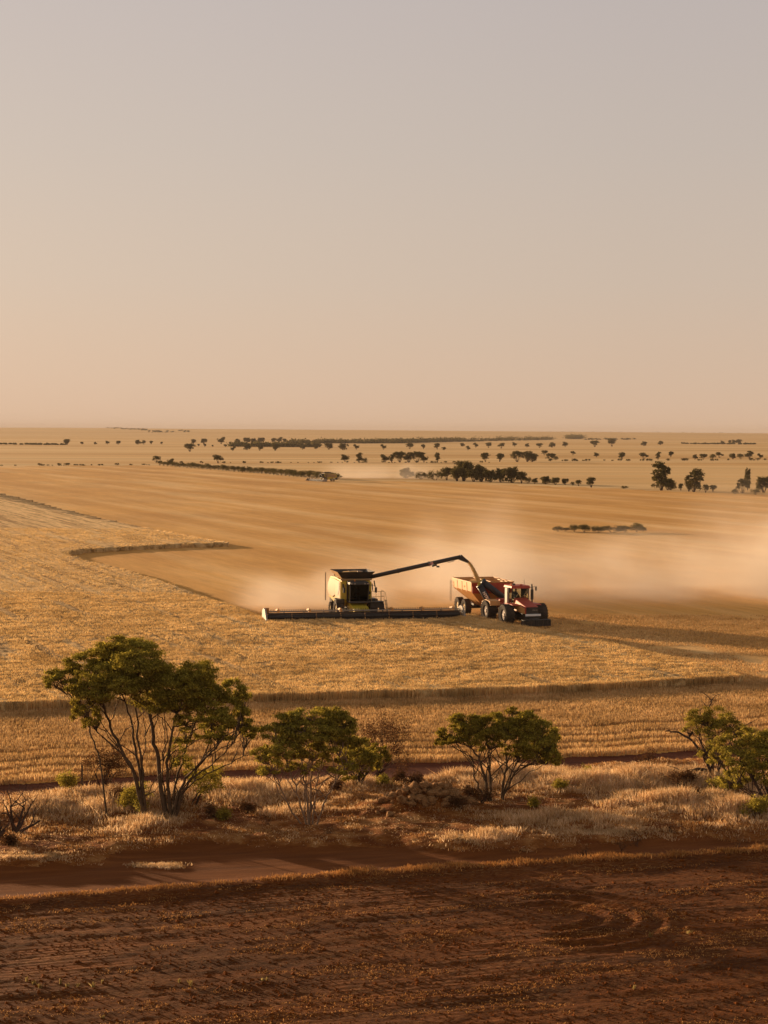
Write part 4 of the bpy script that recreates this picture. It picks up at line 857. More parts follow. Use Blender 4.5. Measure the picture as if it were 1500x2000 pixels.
near_tree('olive_tree', 'feathery olive green tree with bare twigs rising above its crown', 'tree',
    [(0.12, 0, [(1392, 1530), (1385, 1500), (1372, 1470), (1350, 1445), (1325, 1430), (1300, 1428)]), (0.10, 0.5, [(1394, 1530), (1392, 1490), (1385, 1450), (1382, 1420), (1384, 1390), (1388, 1366)]), (0.08, -0.3, [(1392, 1532), (1380, 1480), (1365, 1440), (1360, 1415)]),
     (0.07, 0.5, [(1396, 1530), (1410, 1480), (1425, 1450), (1430, 1425)])],
    [(1368, 1402, 30, 16, 0.2, .8), (1395, 1408, 34, 18, 0.4, .8), (1350, 1425, 22, 14, 0, .5), (1425, 1415, 32, 14, 0.6, .8), (1400, 1430, 30, 14, 0.0, .6), (1440, 1430, 20, 12, 0.6, .7), (1385, 1470, 22, 20, -0.4, .3)],
    M['leafy'], M['barkd'], (1392, 1534), 0.85, (0.16, 0.035), extra=[(0.03, [(1388, 1366, .5), (1378, 1356, .5), (1370, 1352, .6)]), (0.03, [(1386, 1372, .5), (1398, 1358, .4), (1408, 1355, .3)]), (0.03, [(1384, 1385, .5), (1372, 1370, .6), (1366, 1366, .6)]), (0.03, [(1430, 1430, .5), (1465, 1412, .3), (1482, 1403, .3)]), (0.02, [(1465, 1412, .3), (1478, 1412, .3)])])
near_tree('leaning_tree', 'bushy yellow green tree leaning over the grass at the picture edge', 'tree',
    [(0.11, 0, [(1505, 1592), (1490, 1555), (1468, 1520), (1455, 1495), (1440, 1470)]), (0.10, 0.4, [(1508, 1592), (1500, 1550), (1490, 1510), (1480, 1470)]), (0.09, 0.3, [(1510, 1592), (1512, 1540), (1520, 1490), (1525, 1460)]), (0.06, -0.3, [(1500, 1592), (1478, 1560), (1450, 1535), (1430, 1525)])],
    [(1430, 1455, 36, 16, 0.2, .8), (1470, 1445, 34, 18, 0.3), (1510, 1450, 40, 20, 0.3), (1405, 1480, 24, 16, 0.2, .6), (1450, 1482, 40, 20, -0.3, .8), (1500, 1485, 44, 22, 0.0), (1475, 1512, 36, 18, 0.2, .7), (1540, 1480, 40, 24, 0.3), (1525, 1520, 40, 20, 0, .8), (1425, 1525, 26, 18, 0, .6)],
    M['leafy'], M['barkd'], (1505, 1594), 0.9, (0.15, 0.04))

# dead and small shrubs
def branchy(p, d, L_, r, dep, paths, gen=3, spread=0.55):
    n = 4; pts = [p]; rad = [r]; q = p
    for i in range(n):
        d = (d + Vector((random.gauss(0, .16), random.gauss(0, .16), random.gauss(0, .10) + 0.03))).normalized(); q = q + d * (L_ / n); pts.append(q); rad.append(r * (1 - 0.55 * (i + 1) / n))
    paths.append((pts, rad))
    if dep > 0:
        for k in range(gen):
            dd = (d + Vector((random.gauss(0, spread), random.gauss(0, spread), random.gauss(0, spread * 0.6)))).normalized()
            branchy(pts[random.choice((2, 3, 4))], dd, L_ * random.uniform(.5, .75), rad[-1] * 0.8, dep - 1, paths, gen, spread)
def dead_shrub(label, px, py, h, tilt=(0, 0), dep=4, stems=4, leafn=0, name='dead_shrub', leafmat=None, r=0.05, dy=0):
    B = at(px, py); B.y += dy; z = hz(B.x, B.y); root = thing(name, label, 'shrub', (B.x, B.y, z)); paths = []
    for k in range(stems): branchy(Vector((random.gauss(0, .06), random.gauss(0, .06), -0.05)), Vector((tilt[0] + random.gauss(0, .45), tilt[1] + random.gauss(0, .3), 1)).normalized(), h * random.uniform(.4, .55), r, dep, paths)
    tube_obj('stems', paths, M['barkd'], root, 4)
    if leafn:
        ends = [p[0][-1] for p in paths if p[1][0] < r * 0.5]; k = rng.integers(0, len(ends), leafn)
        cen = np.array([tuple(e) for e in ends])[k] + rng.normal(0, 0.09, (leafn, 3)); cen[:, 2] = np.maximum(cen[:, 2], 0.02)
        leaves('foliage', cen, 0.13, 0.04, leafmat or M['leafd'], root)
    return root
dead_shrub('bare black shrub with twisted stems standing far left on the verge', 32, 1638, 2.5, (0.05, 0), 5, 5, 0, 'dead_shrub', None, 0.10)
dead_shrub('low dark stump with a few broken twigs below the bare black shrub', -4, 1655, 1.4, (0.3, 0), 4, 5, 0, 'dead_shrub', None, 0.08)
dead_shrub('reddish brown twiggy shrub leaning away behind the dark tree', 722, 1540, 3.4, (0.75, 0.2), 5, 6, 3500, r=0.06, dy=1.0)
dead_shrub('tangled half bare shrub at the foot of the tallest tree, beside the wooden post', 205, 1560, 2.3, (-0.25, 0), 5, 6, 2600, 'scrub', M['leafd'])
dead_shrub('yellow green sapling growing up the grass just left of the scrub tangle', 135, 1562, 1.2, (0, 0), 3, 4, 1500, 'green_shrub', M['leafy'], 0.02)
dead_shrub('pale green bush in front of the tallest tree trunk', 272, 1600, 1.3, (0.1, 0), 4, 5, 3000, 'green_shrub', M['leafy'], 0.02)
dead_shrub('small shadowed shrub with a dark trunk right of the tallest tree', 378, 1585, 2.2, (0.2, 0), 4, 3, 3000, 'green_shrub', M['leaf'], 0.06)
dead_shrub('stubby dark stump shrub at the left end of the fallen branch', 1272, 1512, 1.0, (0, 0), 3, 4, 500, 'scrub', M['leafd'])
dead_shrub('grey low shrub under the fallen branch', 1335, 1552, 0.9, (0.1, 0), 4, 5, 1800, 'scrub', M['leafd'])
dead_shrub('yellowish bush at the foot of the olive green tree', 1412, 1562, 1.3, (0.1, 0), 4, 5, 2600, 'green_shrub', M['leafy'], 0.02)
dead_shrub('dark shrub under the leaning tree in the corner of the verge', 1478, 1612, 1.0, (0.1, 0), 4, 5, 2200, 'green_shrub', M['leaf'], 0.02)
dead_shrub('round dark green shrub alone in the grass right of the umbrella tree', 1097, 1562, 0.55, (0, 0), 3, 5, 900, 'green_shrub', M['leaf'], 0.02)
dead_shrub('low green shrub on bare red soil in front of the umbrella tree', 1042, 1592, 0.45, (0, 0), 3, 5, 800, 'green_shrub', M['leaf'], 0.02)
dead_shrub('small dark shrub touching the right end of the rock pile', 938, 1590, 0.7, (0, 0), 3, 4, 500, 'scrub', M['leafd'])
dead_shrub('green shrub behind the left end of the rock pile', 745, 1550, 0.7, (0, 0), 3, 5, 1000, 'green_shrub', M['leaf'], 0.02)
dead_shrub('light green sprig in the pale grass above the round dark shrub', 1150, 1532, 0.6, (0, 0), 3, 3, 350, 'green_shrub', M['leafy'], 0.02)
for (a, b, h_, dp, lab) in [(75, 1575, .7, 3, 'thin bare twigs in pale grass right of the bare black shrub'), (415, 1560, .6, 3, 'bare twigs in the grass left of the rounded tree'), (470, 1548, .5, 3, 'small twig bush against the red firebreak, left of the rounded tree'), (175, 1640, .4, 3, 'low twigs on the track edge below the tallest tree'),
      (640, 1640, .4, 3, 'low twigs on bare soil right of the pale stems of the rounded tree'), (520, 1625, .5, 3, 'dark twig patch between the tallest tree and the rounded tree'), (860, 1630, .35, 3, 'small twigs on bare soil in front of the rock pile'), (1145, 1670, .6, 3, 'upright dry weed at the berm, left of the tall pair'), (1215, 1662, .7, 3, 'tall dry weed standing on the berm beside the track'),
      (1245, 1655, .6, 3, 'slim dry weed right beside the tall dry weed on the berm'), (1440, 1655, .6, 3, 'dry weed at the right end of the berm'), (1180, 1580, .45, 3, 'dark twig patch in the shadowed hollow of the pale grass'), (1240, 1600, .5, 3, 'grey twigs in the middle of the pale grass'), (1310, 1640, .4, 3, 'dark twigs at the foot of the brightest grass')]:
    dead_shrub(lab, a, b, h_, (0, 0), dp, 4, 60, 'dry_twigs', M['leafd'], 0.014)
for (a, b, h_, mk_, lab) in [(240, 1585, .9, 'leafd', 'brown scrub at the left foot of the tallest tree'), (345, 1590, .9, 'leafd', 'brown scrub between the tallest tree trunk and the shadowed shrub'), (410, 1612, .6, 'leafd', 'low dark scrub on the shaded ground right of the tallest tree'), (440, 1615, .5, 'leaf', 'low dark green mat right of the shaded scrub'),
      (480, 1600, .5, 'leafd', 'dark scrub patch midway between the tallest tree and the rounded tree'), (660, 1560, .6, 'leafd', 'brown scrub behind the pale stems of the rounded tree'), (900, 1600, .6, 'leafd', 'brown scrub in front of the right end of the rock pile'), (915, 1575, .7, 'leafd', 'brown scrub between the rock pile and the forked tree'),
      (780, 1545, .8, 'leafd', 'rusty scrub crowning the back of the rock pile'), (820, 1550, .6, 'leafd', 'rusty low scrub just right of the one crowning the rock pile'), (1360, 1575, .6, 'leafd', 'grey brown scrub in the pale grass below the olive tree'), (20, 1665, .5, 'leafd', 'dark scrub under the bare black shrub')]:
    dead_shrub(lab, a, b, h_, (0, 0), 4, 5, 900, 'scrub', M[mk_], 0.02)
# fallen branch
P0 = at(1398, 1530); zg = hz(P0.x, P0.y)
fb = tube_obj('fallen_branch', [([ptY(a, b, P0.y - 0.6) for a, b in [(1392, 1506), (1365, 1502), (1335, 1508), (1310, 1506), (1285, 1505), (1268, 1498)]], [.10, .09, .07, .06, .045, .02]), ([ptY(a, b, P0.y - 0.6) for a, b in [(1335, 1508), (1320, 1500), (1300, 1494)]], [.05, .04, .015]), ([ptY(a, b, P0.y - 0.5) for a, b in [(1310, 1506), (1300, 1516), (1290, 1530)]], [.05, .04, .03])], M['barkd'])
tag(fb, 'dark fallen branch lying level over the grass left of the olive tree', 'branch')
P0 = at(160, 1552)
tag(MB().box((P0.x, P0.y, 0.70), (0.10, 0.10, 1.6), rot=(0.02, 0.02, 0), taper=(0.85, 0.85)).cyl((P0.x, P0.y - .01, 1.42), (P0.x + .02, P0.y - .09, 1.42), 0.012).make('fence_post', 'post', None, 0.01), 'thin weathered wooden post standing alone behind the scrub tangle', 'post')

# rock pile
rockme = []
for k in range(6):
    b = bmesh.new(); bmesh.ops.create_icosphere(b, subdivisions=2, radius=1.0)
    for v in b.verts:
        n_ = v.co.normalized(); f_ = 1 + 0.28 * math.sin(3.1 * n_.x + k * 2) * math.cos(2.7 * n_.y + k) + 0.16 * math.sin(5 * n_.z + 3 * k + 2 * n_.x); v.co = v.co * f_; v.co.z *= 0.75
        v.co += Vector((random.gauss(0, .05), random.gauss(0, .05), random.gauss(0, .05)))
    for pl_ in range(4):
        nn = Vector((random.gauss(0, 1), random.gauss(0, 1), random.gauss(0, 1))).normalized()
        for v in b.verts:
            d_ = v.co.dot(nn) - 0.78
            if d_ > 0: v.co -= nn * d_
    me = bpy.data.meshes.new('rock'); b.to_mesh(me); b.free(); me.materials.append(M['rock']); rockme.append(me)
def rock(x, y, z, s, label, group='fieldstones in the rock pile'):
    o = bpy.data.objects.new('rock', random.choice(rockme)); C.objects.link(o); o.location = (x, y, z); o.scale = (s * random.uniform(.9, 1.3), s * random.uniform(.8, 1.1), s * random.uniform(.75, 1.05)); o.rotation_euler = (random.uniform(-.4, .4), random.uniform(-.4, .4), random.uniform(0, 6.3))
    return tag(o, label, 'rock', group)
for k in range(150):
    a = random.uniform(0, 2 * PI); rr = math.sqrt(random.random()); x = PILE.x + 2.35 * rr * math.cos(a) * (1.0); y = PILE.y + 1.15 * rr * math.sin(a)
    s = random.uniform(0.11, 0.27) * (1.15 - 0.2 * rr); rock(x, y, hz(x, y) + s * random.uniform(0.2, 0.75) + (0.15 if k % 3 == 0 else 0) * (1 - rr), s,
        'brown fieldstone on the crest of the rock pile' if rr < 0.5 else 'fieldstone at the left end of the rock pile' if x < PILE.x - 1.0 else 'fieldstone at the right end of the rock pile, near the forked tree' if x > PILE.x + 1.0 else 'fieldstone low on the front of the rock pile' if y < PILE.y else 'fieldstone low on the back of the rock pile')
for (a, b, s, lab) in [(762, 1612, 0.20, 'large loose brown rock lying just off the front left foot of the rock pile'), (748, 1603, 0.15, 'sunlit upright rock at the left foot of the rock pile'), (737, 1606, 0.11, 'smallest loose rock left of the sunlit upright rock'),
                       (1022, 1668, 0.10, 'single pale stone on the edge of the red track')]:
    p = at(a, b); rock(p.x, p.y, hz(p.x, p.y) + s * 0.4, s, lab, None)
# sprouts in the ploughed field
sp = [(373, 1925, .26, 'brightest'), (350, 1920, .16, ''), (52, 1918, .2, ''), (66, 1924, .17, ''), (118, 1924, .22, ''), (78, 1932, .2, ''), (132, 1930, .14, ''), (152, 1928, .15, ''), (181, 1930, .2, ''), (200, 1922, .14, ''), (202, 1990, .12, ''), (512, 1915, .12, ''), (522, 1915, .12, ''), (1238, 1932, .18, ''), (1270, 1836, .22, ''), (1345, 1826, .18, '')]
for i, (a, b, h_, q_) in enumerate(sp):
    p = at(a, b); r_ = blades('weed_sprout', np.array([[0, 0, 0.]]), h_ * 0.95, 0.035, 0.45, M['green'], 10, 0.02, 0.04); r_.location = (p.x, p.y, hz(p.x, p.y))
    tag(r_, 'brightest pale green sprout, alone near the middle of the dark ploughed soil' if q_ else 'small pale green weed sprout in the dark ploughed soil', 'weed', 'weed sprouts in the ploughed field')

# ---------------------------------------------------------------- far trees: prototypes, then copies
def far_proto(kind, seed):
    random.seed(seed); W_ = {'round': 0.62, 'flat': 0.85, 'tall': 0.34, 'shrub': 0.9, 'wide': 0.75}[kind]
    cen = []; paths = []
    if kind == 'shrub': lumps = [(random.uniform(-.6, .6), random.uniform(-.4, .4), random.uniform(.35, .6), random.uniform(.35, .5), random.uniform(.3, .42)) for _ in range(6)]
    elif kind == 'flat': lumps = [(random.uniform(-.55, .55), random.uniform(-.4, .4), random.uniform(.40, .82), random.uniform(.22, .34), random.uniform(.14, .24)) for _ in range(9)]
    elif kind == 'tall': lumps = [(random.uniform(-.2, .2), random.uniform(-.2, .2), z_, random.uniform(.16, .28), random.uniform(.13, .2)) for z_ in (.25, .4, .5, .62, .72, .82, .9)]
    elif kind == 'wide': lumps = [(random.uniform(-.55, .55), random.uniform(-.4, .4), random.uniform(.22, .80), random.uniform(.22, .36), random.uniform(.18, .26)) for _ in range(13)]
    else: lumps = [(random.uniform(-.32, .32), random.uniform(-.3, .3), random.uniform(.28, .80), random.uniform(.22, .32), random.uniform(.18, .26)) for _ in range(9)]
    for (x, y, z, r, rz_) in lumps:
        cen.append(lump_leaves((x, y, z), (r, r, rz_), 420, 14, -0.5, 0.2)); paths.append(wiggle(Vector((x * .12, y * .12, -0.03)), Vector((x, y, z)), 0.022, 0.008, 4, 0.06))
    tm = np_mesh('trunk', *(lambda a: ([tuple(v) for v in a[0]], a[1]))(tubes(paths, 4)), 4, True); tm.materials.append(M['barkd'])
    c_ = np.concatenate(cen); n = len(c_); d = rng.normal(0, 1, (n, 3)); d /= np.linalg.norm(d, axis=1)[:, None]; s = np.cross(d, rng.normal(0, 1, (n, 3))); s /= np.linalg.norm(s, axis=1)[:, None]
    c_[:, 2] = np.maximum(c_[:, 2], 0.01)
    V_ = np.stack([c_ - d * .035, c_ + s * .022, c_ + d * .035, c_ - s * .022], 1).reshape(-1, 3)
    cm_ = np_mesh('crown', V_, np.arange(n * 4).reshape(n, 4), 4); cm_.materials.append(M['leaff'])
    # one mesh with both, for the very small ones
    tv = np.zeros(len(tm.vertices) * 3, np.float32); tm.vertices.foreach_get('co', tv); tv = tv.reshape(-1, 3)
    tf = np.array([list(p.vertices) for p in tm.polygons]); bm_ = np_mesh('far_tree', np.concatenate([V_, tv]), np.concatenate([np.arange(n * 4).reshape(n, 4), tf + n * 4]), 4)
    bm_.materials.append(M['leaff']); bm_.materials.append(M['barkd']); bm_.polygons.foreach_set('material_index', np.concatenate([np.zeros(n, np.int32), np.ones(len(tf), np.int32)]))
    return tm, cm_, bm_
PR = {k: [far_proto(k, 100 + i * 7 + j) for i in range(2)] for j, k in enumerate(('round', 'flat', 'tall', 'shrub', 'wide'))}
random.seed(11)
KIND = dict(round='round_tree', flat='flat_topped_tree', tall='upright_tree', shrub='bush', wide='broad_tree')
ORD = 'first second third fourth fifth sixth seventh eighth ninth tenth eleventh twelfth thirteenth fourteenth fifteenth sixteenth seventeenth eighteenth nineteenth twentieth'.split(); ORD += ['twenty ' + o for o in ORD[:9]] + ['thirtieth'] + ['thirty ' + o for o in ORD[:9]] + ['fortieth'] + ['forty ' + o for o in ORD[:9]] + ['fiftieth'] + ['fifty ' + o for o in ORD[:9]] + ['sixtieth']
CNT = {}
def nth(key): CNT[key] = CNT.get(key, -1) + 1; return ORD[CNT[key]]
def far_tree(px, py, hpx, kind, label, group=None, parts=False, w=1.0):
    p = at(px, py); z = hz(p.x, p.y) if p.y > 4000 else 0.0; h = hpx * p.y / F; tm, cm_, bm_ = random.choice(PR[kind])
    if parts:
        o = thing(KIND[kind], label, 'tree' if kind != 'shrub' else 'bush', (p.x, p.y, z), random.uniform(0, 6.3), group)
        for nm, me in (('trunk', tm), ('crown', cm_)): c = bpy.data.objects.new(nm, me); C.objects.link(c); c.parent = o
    else:
        o = bpy.data.objects.new(KIND[kind], bm_); C.objects.link(o); o.location = (p.x, p.y, z); o.rotation_euler = (0, 0, random.uniform(0, 6.3)); tag(o, label, 'tree' if kind != 'shrub' else 'bush', group)
    o.scale = (h * w, h * w, h * (1.15 if kind in ('shrub',) else 1.05)); return o
# hedgerow running diagonally
for k in range(46):
    t = k / 45; px = 312 + t * 345; py = 909 + (937 - 909) * t + random.uniform(-.6, .6)
    far_tree(px, py, 8 + 4.5 * t + random.uniform(-1, 2), 'shrub', '%s dark bush from the thin far end of the long diagonal hedgerow' % nth('h'), 'bushes of the diagonal hedgerow', True)
far_tree(333, 907, 11, 'round', 'taller tree at the far thin end of the diagonal hedgerow', None, True)
far_tree(305, 903, 12, 'flat', 'lone small tree just beyond the far thin end of the diagonal hedgerow', None, True)
# clump behind the dust
G2 = 'trees of the dark grove at the field edge'
for (x, b, h, k, w_, lab) in [(793, 934, 20, 'wide', 1.1, 'dusty tree at the left end of the dark grove, veiled by dust'), (822, 936, 14, 'shrub', 1, 'low dust veiled bush beside the leftmost grove tree'), (850, 938, 18, 'shrub', 1.0, 'round bush at the grove edge where the dust ends'),
    (873, 938, 24, 'round', 1, 'small round tree beside the tallest grove crown'), (905, 940, 38, 'wide', .85, 'tallest and widest dark tree of the grove'), (893, 940, 26, 'wide', .8, 'lower dark tree on the left flank of the tallest grove tree'), (925, 941, 32, 'round', .9, 'dark round tree on the right flank of the tallest grove tree'), (940, 941, 28, 'wide', .8, 'mid height dark tree in the middle of the grove'),
    (958, 942, 24, 'wide', .8, 'lowest of the dark trees in the middle of the grove'), (978, 942, 27, 'wide', .8, 'dark tree left of the last tall crown of the grove'), (1000, 943, 31, 'wide', .85, 'last tall crown at the right end of the grove'), (1018, 944, 22, 'round', .9, 'sloping end tree of the grove'), (1030, 944, 12, 'shrub', .8, 'bush closing the right end of the grove')]:
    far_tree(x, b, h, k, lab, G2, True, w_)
for (x, b, h, k, w_, lab) in [(1044, 945, 11, 'round', 1, 'first small tree in the gap right of the grove'), (1066, 946, 16, 'wide', 1, 'broad low tree standing right of the grove gap'), (1085, 947, 14, 'wide', .9, 'low tree touching the broad low one'), (1104, 947, 12, 'wide', .9, 'low flat tree at the end of the short row'), (1118, 948, 7, 'shrub', .8, 'tiny bush between the short row and the bent tree'),
    (1130, 949, 11, 'flat', .8, 'small bent tree with a thin crown'), (1155, 952, 19, 'round', .9, 'lone ragged tree where the row of trees stops'), (1220, 955, 6, 'shrub', 1.3, 'low scrub patch alone in the open gap of the row'),
    (1292, 958, 50, 'tall', .95, 'tallest upright tree on the right with an open top'), (1304, 957, 22, 'wide', .8, 'round bush leaning on the tallest upright tree'), (1280, 954, 10, 'shrub', .9, 'tiny bush left of the tallest upright tree'), (1310, 957, 20, 'wide', .9, 'low round tree right of the tallest upright tree'),
    (1330, 958, 13, 'round', .7, 'thin sapling between the two upright trees'), (1355, 961, 40, 'tall', 1.15, 'stout upright tree with a blunt dark top'), (1345, 960, 20, 'wide', .7, 'dark bush at the foot of the stout upright tree'), (1378, 962, 15, 'round', .8, 'small tree right of the stout upright tree'), (1392, 960, 12, 'flat', .9, 'flat little tree at the end of the clump with the stout tree'),
    (1450, 963, 26, 'flat', .75, 'broad umbrella shaped tree near the picture edge'), (1460, 958, 38, 'tall', .5, 'narrow upright tree rising behind the broad umbrella tree'), (1436, 965, 10, 'shrub', 1, 'bush in front of the broad umbrella tree'), (1475, 966, 10, 'shrub', 1.2, 'low bush between the umbrella tree and the edge tree'), (1492, 962, 30, 'wide', .8, 'dark wide tree cut by the picture edge')]:
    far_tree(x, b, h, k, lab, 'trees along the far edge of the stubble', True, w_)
# island of scrub in the stubble
for (x, b, h, w_, lab) in [(1090, 1038, 10, .8, 'small round bush at the left tip of the scrub island'), (1104, 1038, 7, 1.0, 'lowest bush beside the left tip of the scrub island'), (1122, 1038, 13, .7, 'bush with a raised crown in the scrub island'), (1142, 1040, 14, .9, 'darkest bush of the scrub island'), (1170, 1040, 12, 1.2, 'dusty bush right of the darkest one in the scrub island'),
    (1196, 1040, 13, 1.2, 'dusty broad bush in the middle of the scrub island'), (1222, 1040, 12, 1.1, 'flat dusty bush near the right of the scrub island'), (1243, 1039, 17, .7, 'highest dusty bush of the scrub island'), (1256, 1039, 9, .9, 'last low bush at the right tip of the scrub island')]:
    far_tree(x, b, h, 'shrub', lab, 'bushes of the scrub island in the stubble', True, w_ * 1.7)
# rows across the pasture (very small in the picture)
g = 'trees of the middle pasture row'
row1 = [(426, 905, 17, 'flat'), (674, 902, 14, 'round'), (701, 903, 17, 'tall'), (710, 903, 9, 'shrub'), (752, 903, 15, 'round'), (765, 903, 14, 'tall'), (781, 903, 20, 'flat'), (799, 903, 19, 'round'), (815, 903, 20, 'flat'), (828, 903, 14, 'round'), (855, 902, 16, 'tall'), (948, 902, 17, 'round'), (976, 902, 16, 'round'), (1010, 902, 20, 'flat'), (1030, 902, 21, 'flat'), (1040, 902, 17, 'wide'), (1063, 889, 9, 'flat'), (1075, 900, 14, 'flat'), (1085, 899, 8, 'shrub'),
        (1119, 889, 8, 'flat'), (1165, 893, 9, 'round'), (1215, 898, 14, 'round'), (1257, 897, 13, 'flat'), (1285, 898, 14, 'tall'), (1310, 893, 11, 'round'), (1357, 898, 10, 'round'), (1373, 898, 11, 'flat'), (1392, 898, 10, 'shrub'), (1405, 894, 11, 'flat'), (1432, 897, 11, 'wide'), (1447, 897, 10, 'shrub'), (1464, 896, 15, 'round'), (1485, 896, 10, 'round')]
for x, b, h, k in row1: far_tree(x, b, h, k, '%s small %s from the left in the middle row across the pale pasture' % (nth('m' + k), {'flat': 'flat topped tree', 'round': 'round tree', 'tall': 'narrow tree', 'shrub': 'bush', 'wide': 'broad tree'}[k]), g)
g = 'trees of the upper pasture row'
row2 = [(371, 882, 15), (432, 867, 13), (455, 881, 9), (482, 879, 12), (507, 880, 12), (537, 880, 14), (591, 878, 8), (617, 877, 7), (642, 878, 12), (670, 879, 13), (696, 878, 10), (749, 878, 10), (800, 877, 11), (827, 877, 9), (854, 878, 12), (867, 879, 6), (903, 872, 7), (914, 879, 8), (929, 874, 9), (954, 875, 11), (979, 876, 11), (1005, 872, 8), (1029, 874, 8), (1054, 875, 9), (1078, 874, 10), (1104, 873, 10), (1162, 873, 12), (1195, 872, 15), (1258, 871, 9), (1290, 869, 8), (1411, 868, 7), (1426, 867, 7), (1434, 867, 8), (1443, 867, 9)]
for x, b, h in row2:
    k = random.choice(('round', 'round', 'flat', 'wide')); far_tree(x, b, h, k, '%s tiny tree from the left in the upper row across the pasture' % nth('u'), g)
g = 'hazy trees of the farthest left rows'
row3 = [(131, 869, 11), (160, 868, 5), (186, 868, 5), (210, 868, 7), (231, 868, 7), (269, 868, 9), (281, 868, 8), (295, 868, 7), (316, 868, 5), (377, 867, 9), (398, 867, 10), (463, 866, 9), (482, 866, 11), (495, 867, 11), (510, 866, 11), (535, 866, 10), (545, 865, 11), (555, 866, 9), (415, 873, 4), (440, 873, 5), (400, 873, 6), (388, 872, 5)]
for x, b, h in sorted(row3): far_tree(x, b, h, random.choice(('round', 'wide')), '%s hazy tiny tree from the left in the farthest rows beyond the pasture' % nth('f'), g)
g = 'bushes dotting the far fence lines'
for x in sorted(random.uniform(0, 300) for k in range(34)): far_tree(x, 910.5 - x * 0.006, random.choice((2, 3, 3, 5)), 'shrub', '%s speck of a bush from the left on the thin line beyond the wheat' % nth('a'), g)
for x in sorted(random.uniform(340, 960) for k in range(58)): far_tree(x, 905 - (x - 340) * 0.0015, random.choice((2, 3, 4)), 'shrub', '%s speck of a bush from the left on the line behind the hedgerow' % nth('b'), 'bushes on the line behind the hedgerow')
for x in sorted(random.uniform(1060, 1500) for k in range(40)): far_tree(x, 901 - (x - 1060) * 0.003, random.choice((3, 4, 5)), 'shrub', '%s low bush from the left between the small trees of the right pasture row' % nth('c'), 'bushes of the right pasture row')
# far-off woods that read as one mass
def wood(name, label, segs, n, hpx):
    cen = []
    for k in range(n):
        (x0, y0), (x1, y1) = random.choice(segs); t = random.random(); p = at(x0 + (x1 - x0) * t, y0 + (y1 - y0) * t + random.uniform(-.5, .3)); h = hpx * p.y / F * random.uniform(.3, 1.15)
        z = hz(p.x, p.y); cen.append(np.array([p.x, p.y, z + h * .5]) + rng.normal(0, 1, (60, 3)) * np.array([h * .7, h * .5, h * .26]))
    c_ = np.concatenate(cen); n_ = len(c_); d = rng.normal(0, 1, (n_, 3)); d /= np.linalg.norm(d, axis=1)[:, None]; s = np.cross(d, rng.normal(0, 1, (n_, 3))); s /= np.linalg.norm(s, axis=1)[:, None]
    V_ = np.stack([c_ - d * 1.3, c_ + s * 1.0, c_ + d * 1.3, c_ - s * 1.0], 1).reshape(-1, 3)
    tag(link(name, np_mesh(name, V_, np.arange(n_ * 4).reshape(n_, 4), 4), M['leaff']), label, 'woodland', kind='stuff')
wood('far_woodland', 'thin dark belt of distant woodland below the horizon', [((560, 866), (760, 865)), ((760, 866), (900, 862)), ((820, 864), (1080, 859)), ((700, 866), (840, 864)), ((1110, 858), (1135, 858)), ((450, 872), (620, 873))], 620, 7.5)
wood('horizon_woodland', 'faint hazy streaks of woodland close to the horizon', [((210, 847), (290, 849)), ((290, 850), (368, 850)), ((1060, 850), (1500, 853)), ((0, 868), (130, 869)), ((1330, 867), (1480, 868)), ((1140, 859), (1240, 859))], 260, 2.2)

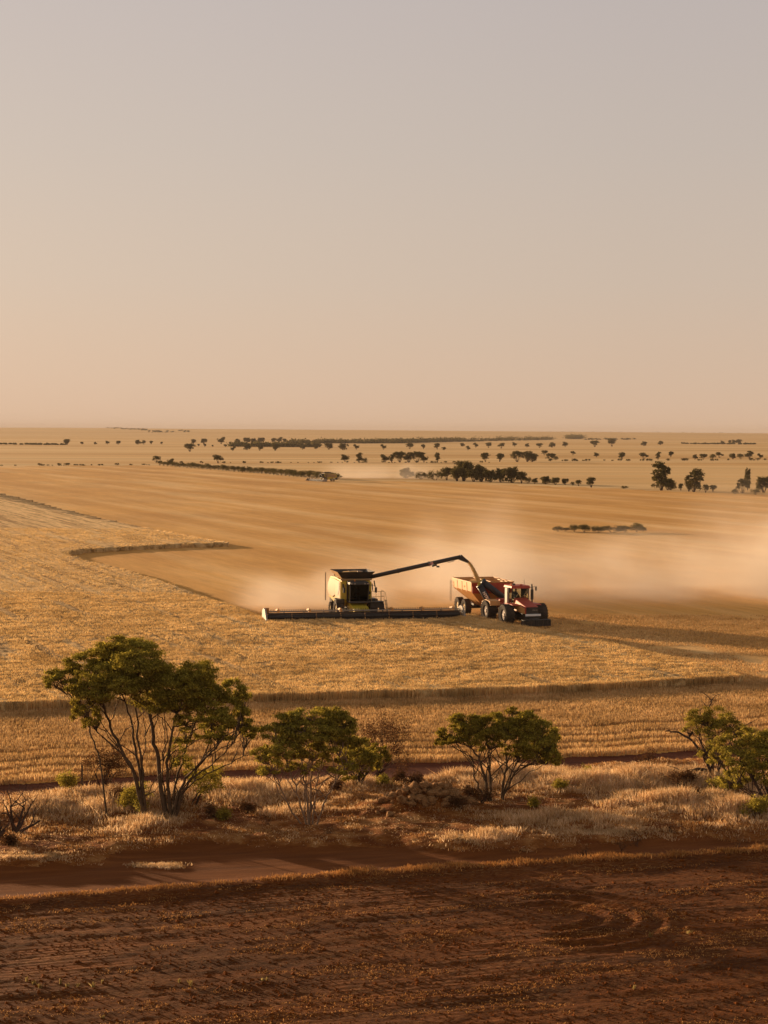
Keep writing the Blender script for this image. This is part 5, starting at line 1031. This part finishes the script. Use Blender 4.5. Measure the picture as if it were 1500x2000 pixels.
# ---------------------------------------------------------------- dust and haze
def vol_mat(name, color, dens, aniso, build=None):
    m, n, l = newmat(name); v = n.new('ShaderNodeVolumePrincipled'); o = n.new('ShaderNodeOutputMaterial'); l.new(v.outputs[0], o.inputs['Volume'])
    v.inputs['Color'].default_value = (*color, 1); v.inputs['Anisotropy'].default_value = aniso; v.inputs['Density'].default_value = dens
    if build: l.new(build(n, l), v.inputs['Density'])
    return m
def dust_box(name, label, center, dim, rz, dens, nscale, top=0.75, seed=0.0, thr=0.42, fade=None):
    # dust hugging the ground inside a rounded mound; local coords run -1..1
    b = MB(); b.box((0, 0, 0.5), (2, 2, 1)); 
    def build(n, l):
        P = n.new('ShaderNodeTexCoord').outputs['Object']; s = n.new('ShaderNodeSeparateXYZ'); l.new(P, s.inputs[0])
        nz = n.new('ShaderNodeVectorMath'); nz.operation = 'MULTIPLY_ADD'; l.new(P, nz.inputs[0]); nz.inputs[1].default_value = (dim[0] * nscale, dim[1] * nscale, dim[2] * nscale * 1.5); nz.inputs[2].default_value = (seed, seed, seed)
        no = mnoise(n, l, nz.outputs[0], 1.0, 4, 0.6)
        def edge(sock):
            a = mmath(n, l, 'ABSOLUTE', sock); r = n.new('ShaderNodeMapRange'); r.interpolation_type = 'SMOOTHSTEP'; l.new(a, r.inputs[0]); r.inputs[1].default_value = 1.0; r.inputs[2].default_value = 0.35; r.inputs[3].default_value = 0.0; r.inputs[4].default_value = 1.0; return r.outputs[0]
        ex = edge(s.outputs[0]); ey = edge(s.outputs[1])
        # height of the cloud top grows with noise
        tn = n.new('ShaderNodeVectorMath'); tn.operation = 'MULTIPLY_ADD'; l.new(P, tn.inputs[0]); tn.inputs[1].default_value = (dim[0] * nscale * 0.5, dim[1] * nscale * 0.5, 0); tn.inputs[2].default_value = (seed + 5, seed, 0)
        tp = mmath(n, l, 'MULTIPLY_ADD', mnoise(n, l, tn.outputs[0], 1.0, 3, 0.6), 1.2, -0.15)
        if fade: tp = mmath(n, l, 'MULTIPLY', tp, mmath(n, l, 'MULTIPLY_ADD', s.outputs[0], fade[0], fade[1]))
        r = n.new('ShaderNodeMapRange'); r.interpolation_type = 'SMOOTHSTEP'; l.new(mmath(n, l, 'SUBTRACT', s.outputs[2], tp), r.inputs[0]); r.inputs[1].default_value = 0.42; r.inputs[2].default_value = -0.30; r.inputs[3].default_value = 0.0; r.inputs[4].default_value = 1.0
        q = n.new('ShaderNodeMapRange'); l.new(no, q.inputs[0]); q.inputs[1].default_value = thr - 0.12; q.inputs[2].default_value = thr + 0.22; q.inputs[3].default_value = 0.12; q.inputs[4].default_value = 1.0
        d = mmath(n, l, 'MULTIPLY', mmath(n, l, 'MULTIPLY', ex, ey), mmath(n, l, 'MULTIPLY', r.outputs[0], q.outputs[0]))
        return mmath(n, l, 'MULTIPLY', d, dens)
    o = b.make(name, vol_mat(name, (0.98, 0.88, 0.77), dens, 0.0, build)); o.location = center; o.scale = (dim[0], dim[1], dim[2]); o.rotation_euler = (0, 0, rz)
    return tag(o, label, 'dust', kind='stuff')
dust_box('dust_cloud', 'pale dust cloud hanging low over the stubble behind the tractor and harvester', (24, 206, 0.02), (36, 18, 8.0), R(14), 0.135, 0.12, seed=3.0, thr=0.54)
dust_box('dust_cloud', 'tall pale billow of dust drifting in at the picture edge beyond the tractor', (50, 212, 0.02), (15, 18, 15), R(14), 0.15, 0.10, seed=14.0, thr=0.48)
dust_box('dust_cloud', 'faint dust column rising right behind the auger spout', (11.5, 212, 0.02), (10, 14, 13), R(14), 0.11, 0.12, seed=23.0, thr=0.50)
dust_box('dust_plume', 'small dust puff rising behind the left half of the header', (-7.0, 190, 0.02), (9.5, 8, 5.2), R(13), 0.16, 0.22, seed=9.0)
p = at(735, 936)
dust_box('dust_trail', 'thin trail of dust behind the distant small harvester', (p.x + 2, p.y + 14, 0.02), (27, 16, 8), 0, 0.05, 0.08, seed=1.0)
# haze slab: top just above camera and trees, closed box round the whole ground
hb = MB().box((0, 7400, 26.0), (19000, 15900, 56.0))
hz_o = hb.make('haze', vol_mat('haze_air', (0.46, 0.42, 0.40), 0.000055, 0.0)); tag(hz_o, 'thin warm evening haze over the whole plain', 'haze', kind='stuff')
